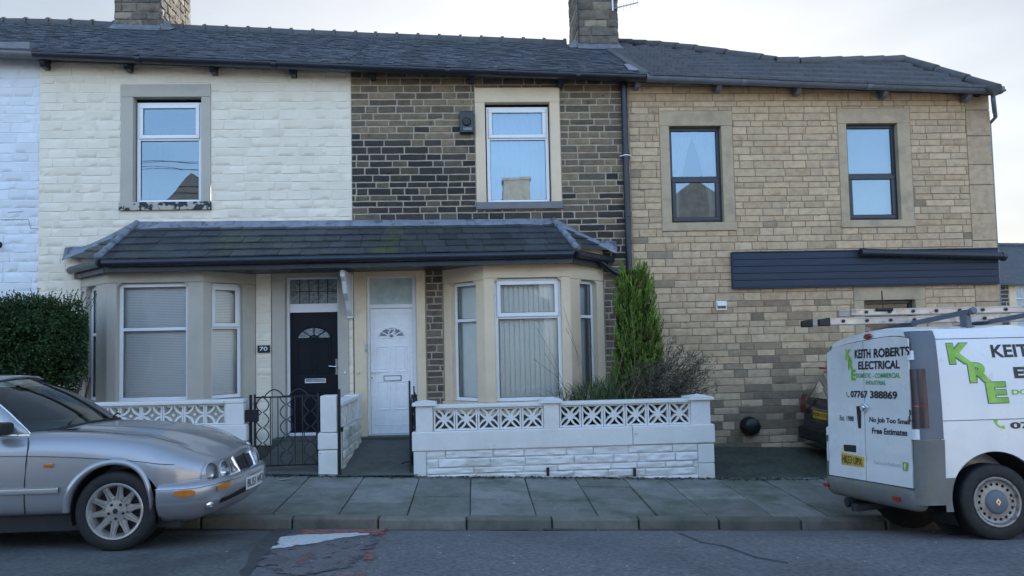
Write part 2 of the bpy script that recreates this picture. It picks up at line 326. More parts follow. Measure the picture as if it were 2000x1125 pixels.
def basis(A, B, z=0):                      # local frame: u along A->B, v up, n out of the wall (to the viewer)
    u = Vector((B[0]-A[0], B[1]-A[1], 0)).normalized(); n = Vector((u.y, -u.x, 0))
    m = Matrix.Identity(4)
    for i in range(3): m[i][0] = u[i]; m[i][1] = -n[i]; m[i][2] = (0, 0, 1)[i]; m[i][3] = (A[0], A[1], z)[i]
    return m                               # use as mb.T : local (u, depth into wall, v)
WALL = basis((0, 0), (1, 0))
def frame_ring(mb, a, b, c, d, w, y0, y1):
    mb.box(a, b, y0, y1, c, c+w); mb.box(a, b, y0, y1, d-w, d); mb.box(a, a+w, y0, y1, c+w, d-w); mb.box(b-w, b, y0, y1, c+w, d-w)
def window(parent, T, a, b, c, d, y, mframe, mglass, transom=None, opener=None, backing='room', fw=.055, depth=.07, lever=False):
    """a..b along the wall, c..d up; transom = height of the bar; opener = list of 'top'/'low' casements with an extra sash"""
    mb = MB(); mb.T = T; frame_ring(mb, a, b, c, d, fw, y, y+depth)
    cells = [(a+fw, b-fw, c+fw, d-fw)]
    if transom:
        mb.box(a+fw, b-fw, y+.003, y+depth-.003, transom-fw*.45, transom+fw*.45)
        cells = [(a+fw, b-fw, c+fw, transom-fw*.45), (a+fw, b-fw, transom+fw*.45, d-fw)]
    f = mb.build('window', mframe, parent, bevel=.006)
    gk = MB(); gk.T = T; gl = MB(); gl.T = T
    for i, (p, q, r_, s) in enumerate(cells):
        k = 'low' if (i == 0 and transom) else 'top'
        if opener and k in opener:
            sb = MB(); sb.T = T; frame_ring(sb, p-.018, q+.018, r_-.018, s+.018, .062, y-.018, y+.04); sb.build('sash', mframe, f, bevel=.006)
            g2 = MB(); g2.T = T; frame_ring(g2, p-.021, q+.021, r_-.021, s+.021, .004, y-.004, y+.01); g2.build('gasket', M['rubber'], f)
            p, q, r_, s = p+.044, q-.044, r_+.044, s-.044; yy = y-.003
        else: yy = y+.018
        frame_ring(gk, p, q, r_, s, .006, yy, yy+.012)
        gl.add([(p, yy+.010, r_), (q, yy+.010, r_), (q, yy+.010, s), (p, yy+.010, s)], [(0, 1, 2, 3)])
        if i == 0: low = (p, q, r_, s)
    gk.build('glazing_bead', M['rubber'], f); gl.build('pane', mglass, f)
    yb = y+depth+.03; I = MB(); I.T = T
    if backing == 'room':
        I.box(a-.15, b+.15, yb, yb+1.6, c-.2, d+.1); I.f = [g for i, g in enumerate(I.f) if i != 2]; I.m = I.m[:len(I.f)]
        I.build('room', M['interior'], f)
    elif backing == 'venetian':
        z = c+.03; I.mi = 0
        while z < d-.03:
            I.hexa([(a+.02, yb, z), (b-.02, yb, z), (b-.02, yb+.012, z+.022), (a+.02, yb+.012, z+.022), (a+.02, yb-.0015, z), (b-.02, yb-.0015, z), (b-.02, yb+.0105, z+.0225), (a+.02, yb+.0105, z+.0225)]); z += .0245
        I.build('venetian_blind', M['slat'], f)
        K = MB(); K.T = T; K.box(a-.05, b+.05, yb+.12, yb+.125, c-.05, d+.05); K.build('room', M['interior'], f)
    elif backing == 'vertical':
        x = a
        while x < b:
            I.add([(x, yb, c), (x+.085, yb+.030, c), (x+.085, yb+.030, d), (x, yb, d)], [(0, 1, 2, 3)]); x += .078
        I.build('vertical_blind', M['blind'], f)
        K = MB(); K.T = T; K.box(a-.05, b+.05, yb+.10, yb+.105, c-.05, d+.05); K.build('room', M['blind'], f)  # pale panel added behind the strips so their gaps look light
    elif backing == 'sheer':
        rows = []
        for j in range(2):
            rows.append([(lerp(a, b, i/60), yb+.03*math.sin(i*1.3)+.012*math.sin(i*.7), lerp(c, d, j)) for i in range(61)])
        I.grid(rows); I.build('net_curtain', M['curtain'], f, smooth=True)
    elif backing == 'roller':
        I.quad((a-.05, yb+.02, c-.05), (b+.05, yb+.02, c-.05), (b+.05, yb+.02, d+.05), (a-.05, yb+.02, d+.05)); I.build('roller_blind', M['curtain'], f)
    elif backing == 'drapes':
        for sg in (0, 1):
            rows = []
            for j in range(13):
                t = j/12; wd = (b-a)*(.50 if t > .92 else lerp(.20, .50, (t/.92)**2.0)); row = []
                for i in range(25):
                    u = i/24; x = a+wd*u if sg == 0 else b-wd*u
                    row.append((x, yb+.02+.02*math.sin(i*1.7), lerp(c, d, t)))
                rows.append(row)
            I.grid(rows)
        I.build('net_curtain', M['curtain'], f, smooth=True)
        K = MB(); K.T = T; K.box(a-.15, b+.15, yb+.1, yb+1.2, c-.2, d+.1); K.f = [g for i, g in enumerate(K.f) if i != 2]; K.m = K.m[:len(K.f)]; K.build('room', M['interior'], f)
    return f
def surround(parent, T, so, wi, mstone, msill, proud=.022, yin=.13, sillproud=.03, shaped=False):
    """stone round an opening: outer rectangle so=(a,b,c,d), opening wi=(a,b,c,d)"""
    a, b, c, d = so; p, q, r_, s = wi
    mb = MB(); mb.T = T
    mb.box(a, b, -proud, yin, s, d)
    for (l, h) in ((a+.002, p), (q, b-.002)): mb.box(l, h, -proud+.004, yin, r_, s)
    o = mb.build('stone_surround', mstone, parent, bevel=.008)
    sb = MB(); sb.T = T; sb.box(a-.01, b+.01, -proud-sillproud, yin, c, r_)
    sb.build('sill', msill, o, bevel=.008); return o

def eave(y, pts): return [(P(px, py, y).x, P(px, py, y).z) for px, py in pts]
GT = eave(-.32, [(-200, 90), (65, 101), (685, 126), (1250, 146), (1957, 171)])
GBm = eave(-.03, [(-200, 107), (65, 119), (685, 139), (1250, 160), (1957, 187)])
zt = lambda x: interp(x, [p[0] for p in GT], [p[1] for p in GT])
zb_ = lambda x: interp(x, [p[0] for p in GBm], [p[1] for p in GBm])
wtop = lambda x: zb_(x)+.10
RP = .535; RIDGE_Y = 3.6
def roofz(x, y): return zt(x)+.03+(y+.30)*RP
def slates(mb, x0, x1, tmax, rows, wid, lift, thick, colf, jit=1.0, zf=roofz, y0=-.40, y1=RIDGE_Y, x0f=None):
    """courses of slates on the front slope, x0..x1; tmax(x) limits how far up the slope the courses go"""
    for r_ in range(rows):
        ya, yb = lerp(y0, y1, r_/rows), lerp(y0, y1, (r_+1.15)/rows); x = x0 - (wid*.5 if r_ % 2 and jit > .5 else 0)
        while x < x1:
            a, b = max(x, x0), min(x+wid*random.uniform(1-.1*jit, 1+.1*jit), x1); x = max(b, x+.02) if b > x0 else x+wid
            if b-a < .02: continue
            ym = min(tmax(a), tmax(b))
            if ya >= ym: continue
            y2 = min(yb, max(ym, ya+.02)); l = lift+random.uniform(0, lift*.5)*jit; t = random.uniform(-.004, .004)*jit; g = .003
            mb.col = colf()
            p = [(a+g, ya+random.uniform(-.012, .006)*jit, zf(a, ya)+l+t), (b-g, ya+random.uniform(-.012, .006)*jit, zf(b, ya)+l-t), (b-g, y2, zf(b, y2)+.002), (a+g, y2, zf(a, y2)+.002)]
            mb.add(p + [(p[0][0], p[0][1], p[0][2]-thick), (p[1][0], p[1][1], p[1][2]-thick)], [(0, 1, 2, 3), (4, 5, 1, 0), (4, 0, 3), (5, 2, 1)])
def slate_col():
    k = random.choice((.8, .9, 1, 1, 1.1, 1.25)); w = random.uniform(-.006, .006)
    return (.056*k+w, .066*k, .086*k-w)
def roof_back(parent, x0, x1):
    mb = MB()
    za, zbk = roofz(x0, RIDGE_Y), roofz(x1, RIDGE_Y); mb.col = (.065, .068, .076)
    mb.quad((x0, RIDGE_Y, za), (x1, RIDGE_Y, zbk), (x1, 8, zbk-2.75), (x0, 8, za-2.75))
    mb.quad((x0, -.30, roofz(x0, -.3)-.02), (x1, -.30, roofz(x1, -.3)-.02), (x1, RIDGE_Y, zbk-.02), (x0, RIDGE_Y, za-.02))
    return mb
def ridge(parent, x0, x1):
    mb = MB(); x = x0
    while x < x1-.1:
        e = min(x+.45, x1); za, zc = roofz(x, RIDGE_Y), roofz(e, RIDGE_Y); dz = random.uniform(-.008, .008)
        mb.tube([(x, RIDGE_Y, za-.02+dz), (e-.05, RIDGE_Y, zc-.02+dz)], .115, 10); mb.tube([(e-.06, RIDGE_Y, zc-.018), (e, RIDGE_Y, zc-.018)], .140, 10); x = e
    return mb.build('ridge', M['ridge'], parent, auto=40)
def gutter(parent, x0, x1, mg, name='gutter', y=-.32):
    n = max(2, int((x1-x0)/.6)); xs = [lerp(x0, x1, i/n) for i in range(n+1)]
    mb = MB(); prof = [(-.065, .0), (-.075, -.03), (-.062, -.075), (-.02, -.10), (.05, -.10), (.05, 0), (.04, 0), (.03, -.06), (-.03, -.06), (-.05, 0)]
    rows = [[(x, y+u, zt(x)+v) for u, v in prof] for x in xs]; mb.grid(rows, closed=True)
    mb.add([(x0, y+u, zt(x0)+v) for u, v in prof[:6]], [(0, 1, 2, 3, 4, 5)]); mb.add([(x1, y+u, zt(x1)+v) for u, v in prof[:6]], [(5, 4, 3, 2, 1, 0)])
    x = x0+1.6
    while x < x1-.3:
        mb.tube([(x-.04, y-.012, zt(x)-.05), (x+.04, y-.012, zt(x+.04)-.05)], .072, 10); x += 2.1
    return mb.build(name, mg, parent, auto=50)
def fascia(parent, x0, x1, m):
    mb = MB()
    for a, b in ((x0, x1),):
        n = max(2, int((x1-x0)/.8))
        for i in range(n):
            p, q = lerp(x0, x1, i/n), lerp(x0, x1, (i+1)/n); mb.hexa([(p, -.27, zb_(p)-.005), (q, -.27, zb_(q)-.005), (q, -.03, zb_(q)-.005), (p, -.03, zb_(p)-.005), (p, -.27, zt(p)-.01), (q, -.27, zt(q)-.01), (q, -.03, zt(q)+.06), (p, -.03, zt(p)+.06)])
    return mb.build('fascia', m, parent)
def corbels(parent, pxs, m):
    for px in pxs:
        x = PX(px, -.18, 150); z = zb_(x)-.005; mb = MB()
        mb.box(x-.05, x+.05, -.255, -.03, z-.04, z)
        prof = [(-.225, z-.04), (-.215, z-.09), (-.17, z-.135), (-.03, z-.145), (-.03, z-.04)]
        mb.prism(prof, lambda u, v, d: (d, u, v), x-.042, x+.042); mb.build('corbel', m, parent, bevel=.006)
def chimney(parent, x0, x1, y0, y1, zbase, ztop, split=None):
    mb = MB()
    def face(A, B, zz):
        T = basis(A, B); z = zz; L_ = math.hypot(B[0]-A[0], B[1]-A[1]); mb.T = T
        while z < ztop-.02:
            h = random.uniform(.14, .24); e = min(z+h, ztop); x = -random.uniform(0, .3)
            while x < L_:
                l = random.uniform(.22, .5); a, b = max(0, x), min(L_, x+l); x += l
                if b-a < .04: continue
                k = random.uniform(.7, 1.25); mb.col = random.choice([(.20*k, .165*k, .125*k), (.17*k, .14*k, .11*k), (.25*k, .205*k, .15*k), (.14*k, .125*k, .105*k)])
                stone_face(mb, a, b, z, e, .012, .014, .014, lambda u: 99, e=.012, yb=.004)
            z = e
        mb.col = (.16, .14, .115); mb.quad((0, .003, zz), (L_, .003, zz), (L_, .003, ztop), (0, .003, ztop)); mb.T = None
    face((x0, y0), (x1, y0), zbase-.7); face((x1, y0), (x1, y1), zbase-.7); face((x0, y1), (x0, y0), zbase-.7); face((x1, y1), (x0, y1), zbase-1.5)
    mb.col = (.2, .17, .13); mb.box(x0-.07, x1+.07, y0-.07, y1+.07, ztop, ztop+.16); mb.box(x0+.05, x1-.05, y0+.05, y1-.05, ztop+.16, ztop+.3)
    o = mb.build('chimney', M['chimney'], parent, auto=50)
    n = max(2, int((y1-y0)/.42))
    for i in range(n):
        c = (lerp(x0, x1, .5), lerp(y0, y1, (i+.5)/n)); pb = MB(); pb.lathe([(.0, 0), (.13, 0), (.12, .45), (.15, .47), (.15, .53), (.1, .53), (.09, .1)], 14, lambda a, b, h: (c[0]+a, c[1]+b, ztop+.3+h)); pb.build('chimney_pot', M['pot'], o, auto=40)
    return o
M['pot'] = mat('terracotta_pot', (.35, .16, .09), .8, var=.2)
M['crack'] = mat('wall_crack_grey', (.25, .26, .28), .9)  # one even grey for the crack lines
M['skirt'] = mat('chimney_skirt_lead', (.15, .16, .185), .55, var=.3, scale=7, bump=.004, bscale=14)

# ================================================================ the four terraces' coordinates
XN, XP, XE = PX(77, 0, 300), PX(686, 0, 290), PX(1230, 0, 300)     # party walls
XC = PX(1938, 0, 330)                                              # far corner of the end house
# bays (plan points at the wall and on the front plane)
BY = -.65
LB = [(PX(158, 0, 650), 0), (PX(207, BY, 650), BY), (PX(396, BY, 650), BY), (PX(500, 0, 650), 0)]
RB = [(PX(866, 0, 650), 0), (PX(947, BY, 650), BY), (PX(1116, BY, 650), BY), (PX(1182, 0, 650), 0)]
ZC = PZ(512, -.9, 640)                                             # canopy fascia underside about here
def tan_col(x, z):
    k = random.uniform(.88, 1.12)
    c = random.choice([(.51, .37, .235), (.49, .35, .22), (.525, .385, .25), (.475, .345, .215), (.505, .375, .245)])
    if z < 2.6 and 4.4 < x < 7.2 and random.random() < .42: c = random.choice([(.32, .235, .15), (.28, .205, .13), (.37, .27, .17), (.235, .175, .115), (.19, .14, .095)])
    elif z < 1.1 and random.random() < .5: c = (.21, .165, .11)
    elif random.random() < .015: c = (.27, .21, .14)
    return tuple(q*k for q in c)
def dark_col(x, z):
    k = random.uniform(.8, 1.2); t = sstep(5.9, 4.7, z)
    if x > .9: t *= sstep(5.0, 4.0, z)*.6
    p = random.random()
    if p < t*.80: c = random.choice([(.038, .032, .028), (.050, .041, .033), (.030, .027, .025)])
    elif p < t*.80+.2: c = (.115, .088, .062)
    else: c = random.choice([(.185, .138, .088), (.15, .113, .073), (.215, .16, .10)])
    if z < 3.3: c = random.choice([(.12, .095, .07), (.10, .08, .06), (.15, .115, .08)])
    return tuple(q*k for q in c)
def paint_col(x, z):
    k = random.uniform(.95, 1.03); return (k, k*.998, k*.985)
for k_ in ('cream', 'blue_paint'):
    pass
# ================================================================ neighbour at the left edge
nb = thing('terraced_house', 'pale blue-white painted stone house cut off by the left edge of the photo', 'house', (-8.2, 0, 0))
stone_wall(nb, -10.5, XN, -.2, 7.0, [], wtop, M['blue_paint'], M['blue_paint'], (.13, .17), (.22, .5), .010, .006, .0105, paint_col, e=.006, yb=.004)
mb = roof_back(None, -10.5, XN); slates(mb, -10.5, XN, lambda x: 9, 30, .24, .014, .010, slate_col); rf = mb.build('roof', M['slate'], nb, auto=1)
ridge(rf, -10.5, XN); gutter(nb, -10.5, PX(66, -.32, 110), M['old_gutter'])
mb = MB(); mb.box(-10.5, PX(66, -.1, 110), -.22, -.02, zb_(-8)-.0, zb_(-8)+.18); mb.build('fascia', M['old_gutter'], nb)
mb = MB(); p = P(-4, 478, -.02); mb.lathe([(0, -.12), (.04, -.12), (.045, -.02), (.06, 0), (.06, .02)], 10, lambda a, b, h: (p.x+a, p.y+h, p.z+b)); mb.build('pipe_stub', M['iron'], nb, auto=40)
mb = MB(); z0 = PZ(418, -.012, 40)
for pts in ([(10, 430), (28, 428), (45, 430)], [(0, 429), (55, 428), (60, 446), (76, 447)], [(15, 415), (45, 413)]):
    mb.tube([P(a, b, -.008) for a, b in pts], .005, 5)
mb.build('wall_crack', M['crack'], nb)

# ================================================================ number 70, cream painted
h70 = thing('terraced_house', 'cream painted stone house with black front door and taupe bay window', 'house', (-4.4, 0, 0))
w1 = (PX(263, 0, 300), PX(391, 0, 300), PZ(395, 0, 330), PZ(197, 0, 330)); s1 = (PX(236, 0, 300), PX(412, 0, 300), PZ(411, 0, 330), PZ(165, 0, 330))
TOPB = 3.55
ops = [s1, (LB[0][0], LB[3][0], -1, TOPB), (PX(530, 0, 700), PX(681, 0, 700), -1, TOPB)]
stone_wall(h70, XN, XP, -.2, 7.0, ops, wtop, M['cream'], M['cream'], (.125, .165), (.22, .5), .010, .006, .0105, paint_col, e=.006, yb=.004)
surround(h70, WALL, s1, (w1[0]-.02, w1[1]+.02, w1[2], w1[3]+.06), M['taupe'], M['flaky'])
window(h70, WALL, *w1, .085, M['upvc'], M['glass_up'], transom=PZ(269, 0, 330), opener=['top'], backing='room')
mb = roof_back(None, XN, XP); slates(mb, XN, XP, lambda x: 9, 30, .24, .014, .010, slate_col); rf = mb.build('roof', M['slate'], h70, auto=1)
ridge(rf, XN, XP); gutter(h70, PX(66, -.32, 110), XP, M['navy_trim']); fascia(h70, PX(70, -.25, 110), XP, M['navy_trim']); corbels(h70, [83, 247, 415, 571], M['navy_trim'])
CHL = (PX(224, 3.1, 30), PX(313, 3.1, 30)); ch = chimney(rf, CHL[0], CHL[1], 3.1, 4.7, roofz(-5, 3.1), 11.2)
def skirt(parent, x0, x1, y, w=.03):
    mb = MB(); za, zc = roofz(x0, y), roofz(x1, y)
    mb.hexa([(x0-w, y-.15, roofz(x0, y-.15)+.025), (x1+w, y-.15, roofz(x1, y-.15)+.025), (x1+w*.3, y+.04, zc+.03), (x0-w*.3, y+.04, za+.03), (x0-w, y-.14, roofz(x0, y-.14)+.04), (x1+w, y-.14, roofz(x1, y-.14)+.04), (x1+w*.3, y+.03, zc+.15), (x0-w*.3, y+.03, za+.15)])
    for s_, xx in ((-1, x0), (1, x1)):
        mb.hexa([(xx, y, roofz(xx, y)+.02), (xx+s_*.16, y, roofz(xx, y)+.02), (xx+s_*.16, y+.5, roofz(xx, y+.5)+.02), (xx, y+.5, roofz(xx, y+.5)+.02), (xx, y, roofz(xx, y)+.2), (xx+s_*.04, y, roofz(xx, y)+.1), (xx+s_*.04, y+.5, roofz(xx, y+.5)+.1), (xx, y+.5, roofz(xx, y+.5)+.2)])
    mb.build('lead_flashing', M['skirt'], parent, bevel=.01)
skirt(ch, CHL[0], CHL[1], 3.1)

def stone_bay(parent, B, zl, zh, fr, mst, backings, ztop, zsill):
    """B plan points; fr = per facet (window left px, right px, zlow, zhigh, transom z, openers)"""
    bo = None
    for i, (wl, wr, za, zc, tr, op) in enumerate(fr):
        A, C_ = B[i], B[i+1]; T = basis(A, C_); L_ = math.hypot(C_[0]-A[0], C_[1]-A[1])
        o9 = T @ Vector((0, .09, 0)); A9, C9 = (o9.x, o9.y), (o9.x+C_[0]-A[0], o9.y+C_[1]-A[1]); a = max(.06, HIT(wl, 660, A9, C9)[0]); b = min(L_-.06, HIT(wr, 660, A9, C9)[0])
        mb = MB(); mb.T = T
        # apron, lintel, jambs with a chamfered corner at the head
        mb.box(0, L_, 0, .24, -.3, zsill-.10); mb.box(0, L_, 0, .24, zc, ztop)
        for (p, q, cs) in ((0, a, 1), (b, L_, -1)):
            mb.box(p, q, .004, .24, zsill, zc)
        for (p, cs) in ((a, 1), (b, -1)):
            mb.prism([(p, zc-.06), (p, zc), (p+cs*.06, zc)][::cs], lambda u, v, d: (u, d, v), .004, .10)
        o = mb.build('bay_stonework', mst, parent if bo is None else parent, bevel=.012); bo = bo or o
        sb = MB(); sb.T = T; sb.box(-.03 if i else 0, L_+.03 if i < 2 else L_, -.05, .24, zsill-.10, zsill); sb.build('sill', mst, o, bevel=.008)
        window(parent, T, a, b, za, zc-.005, .09, M['upvc'], M['glass'], transom=tr, opener=op, backing=backings[i])
zq = lambda py, px: PZ(py, BY+.09, px)
fr = [(178, 199, zq(783, 300), zq(553, 300), zq(650, 300), None), (233, 370, zq(783, 300), zq(553, 300), zq(643, 300), None),
      (408, 470, zq(783, 300), zq(553, 300), zq(641, 300), ['top'])]
stone_bay(h70, LB, 0, 0, fr, M['taupe'], ['venetian', 'venetian', 'venetian'], TOPB-.02, zq(784, 300))

def canopy(parent, x0, x1, left, right, name='bay_roof'):
    """lean-to slate canopy with hipped ends; x0..x1 along the wall head"""
    xt0, xt1 = PX(268, 0, 437), PX(1082, 0, 432)
    ztp = lambda x: interp(x, [xt0, xt1], [PZ(440, 0, 270), PZ(434, 0, 1080)])
    zfr = lambda x: interp(x, [-5.46, 1.58], [PZ(507, -.92, 195), PZ(489, -.92, 1125)])
    fl, fr_ = (PX(193, -.92, 505), -.92), (PX(1127, -.92, 488), -.92)
    bl, br = (PX(133, 0, 505), 0), (PX(1200, 0, 492), 0)
    o = None
    mb = MB(); N_ = 5
    def cell(a, b, t0, t1, c):             # front slope strip
        def pt(x, t, xt): return (lerp(x, xt, t), lerp(-.95, -.02, t), lerp(zfr(x), ztp(xt), t))
        return [pt(a[0], t0, a[1]), pt(b[0], t0, b[1]), pt(b[0], t1, b[1]), pt(a[0], t1, a[1])]
    L0, L1 = (fl[0] if left else x0), (fr_[0] if right else x1); H0, H1 = (xt0 if left else x0), (xt1 if right else x1)
    for r_ in range(N_):
        x = -random.uniform(0, .2); W = L1-L0
        while x < W:
            w = random.uniform(.26, .40); a, b = max(0, x), min(W, x+w-.006); x += w
            if b-a < .03: continue
            k = random.uniform(.75, 1.3); mb.col = (.040*k, .046*k, .052*k)
            t0, t1 = r_/N_, min(1, (r_+1.12)/N_); l = .02+random.uniform(0, .007); jt = random.uniform(-.004, .004)
            q = cell((L0+a, lerp(H0, H1, a/W)), (L0+b, lerp(H0, H1, b/W)), t0, t1, None)
            q[0] = (q[0][0], q[0][1]-l*.4, q[0][2]+l+jt); q[1] = (q[1][0], q[1][1]-l*.4, q[1][2]+l-jt)
            mb.add(q + [(q[0][0], q[0][1]+.004, q[0][2]-.016), (q[1][0], q[1][1]+.004, q[1][2]-.016)], [(0, 1, 2, 3), (4, 5, 1, 0), (4, 0, 3), (5, 2, 1)])
    for side in ([0] if left else []) + ([1] if right else []):
        f_, b_, xt = (fl, bl, xt0) if side == 0 else (fr_, br, xt1)
        zf = zfr(f_[0]); zb2 = PZ(505 if side == 0 else 492, 0, 133 if side == 0 else 1200)
        for r_ in range(N_):
            t0, t1 = r_/N_, min(1, (r_+1.1)/N_); lf = lambda t, e: tuple(lerp(p_, q_, t) for p_, q_ in zip((f_[0], -.95, zf), (xt, -.02, ztp(xt))))
            lb = lambda t: tuple(lerp(p_, q_, t) for p_, q_ in zip((b_[0], -.03, zb2), (xt, -.02, ztp(xt))))
            n = max(1, 4-r_)
            for i in range(n):
                k = random.uniform(.75, 1.3); mb.col = (.040*k, .046*k, .052*k)
                pts = []
                for (t, u, up) in ((t0, i/n, .02), (t0, (i+1)/n-.01, .02), (t1, (i+1)/n-.01, 0), (t1, i/n, 0)):
                    A_, B_ = lf(t, 0), lb(t); v = [lerp(A_[j], B_[j], u) for j in range(3)]; v[2] += up; pts.append(tuple(v))
                mb.add(pts if side else pts[::-1], [(0, 1, 2, 3)])
    rt = mb.build(name, M['moss_slate'], parent, auto=1)
    # underside and fascia
    plan = []
    if left: plan += [(bl[0]+.12, 0), (fl[0]+.06, -.86)]
    else: plan += [(x0, 0), (x0, -.86)]
    if right: plan += [(fr_[0]-.06, -.86), (br[0]-.12, 0)]
    else: plan += [(x1, -.86), (x1, 0)]
    zs = lambda x: zfr(x)-.185
    sm = MB(); n = len(plan); sm.add([(x, y, zs(x)+.02) for x, y in plan], [tuple(range(n))]); sm.build('soffit', M['navy_trim'], rt)
    fm = MB(); gm = MB()
    segs = list(zip(plan, plan[1:]))
    for (A_, B_) in segs:
        if abs(A_[0]-B_[0]) < 1e-6: continue
        if A_[0] > B_[0]: A_, B_ = B_, A_
        d = Vector((B_[0]-A_[0], B_[1]-A_[1], 0)).normalized(); nn = Vector((d.y, -d.x, 0))*.02
        fm.hexa([(A_[0]+nn.x, A_[1]+nn.y, zs(A_[0])), (B_[0]+nn.x, B_[1]+nn.y, zs(B_[0])), (B_[0]-nn.x, B_[1]-nn.y, zs(B_[0])), (A_[0]-nn.x, A_[1]-nn.y, zs(A_[0])),
                 (A_[0]+nn.x, A_[1]+nn.y, zfr(A_[0])-.03), (B_[0]+nn.x, B_[1]+nn.y, zfr(B_[0])-.03), (B_[0]-nn.x, B_[1]-nn.y, zfr(B_[0])-.03), (A_[0]-nn.x, A_[1]-nn.y, zfr(A_[0])-.03)])
        g = nn*4.0
        gm.tube([(A_[0]+g.x, A_[1]+g.y, zfr(A_[0])-.055), (B_[0]+g.x, B_[1]+g.y, zfr(B_[0])-.055)], .058, 10)
    fm.build('fascia', M['navy_trim'], rt); gm.build('gutter', M['navy_trim'], rt, auto=50)
    # lead along the wall head and over the hips
    lm = MB(); xs = [lerp(H0, H1, i/24) for i in range(25)]
    rows = []
    for x in xs:
        w = .012*noise.noise(Vector((x*3, 0, 0))); z = ztp(x)
        rows.append([(x, -.035, z+.05+w*.6), (x, -.045, z+.015), (x, -.07, z-.0+w*.4), (x, -.17-abs(w)*2, z-.105+w), (x, -.165-abs(w)*2, z-.125+w)])
    lm.grid(rows)
    for side in ([0] if left else []) + ([1] if right else []):
        f_, b_, xt = (fl, bl, xt0) if side == 0 else (fr_, br, xt1); zf = zfr(f_[0]); zb2 = PZ(505 if side == 0 else 492, 0, 133 if side == 0 else 1200)
        for i in range(5):
            A_ = Vector((f_[0], -.95, zf+.03)).lerp(Vector((xt, -.03, ztp(xt)+.03)), i/5); B_ = Vector((f_[0], -.95, zf+.03)).lerp(Vector((xt, -.03, ztp(xt)+.03)), (i+1.12)/5)
            lm.tube([A_, B_], [.052, .040], 10)
            lm.tube([A_+Vector((0, 0, .002)), A_.lerp(B_, .06)], .058, 10)
        # flashing running down the wall and kicking out at the foot
        s_ = -1 if side == 0 else 1; top = Vector((xt, -.03, ztp(xt))); foot = Vector((b_[0], -.03, zb2)); R_ = []
        for i in range(10):
            t = i/9; p_ = top.lerp(foot, t); kick = sstep(.72, 1, t); p_.z -= .03*math.sin(t*3.14)
            R_.append([(p_.x+s_*.03*kick, -.035, p_.z+.07+.10*kick), (p_.x+s_*.04*kick, -.06, p_.z+.03+.01*kick), (p_.x-s_*.05+s_*.05*kick, -.13-.05*kick, p_.z-.02-.03*kick)])
        lm.grid(R_)
    lm.build('lead_flashing', M['lead'], rt, smooth=True, solid=.008)
    return rt
canopy(h70, PX(268, 0, 437), XP, True, False)

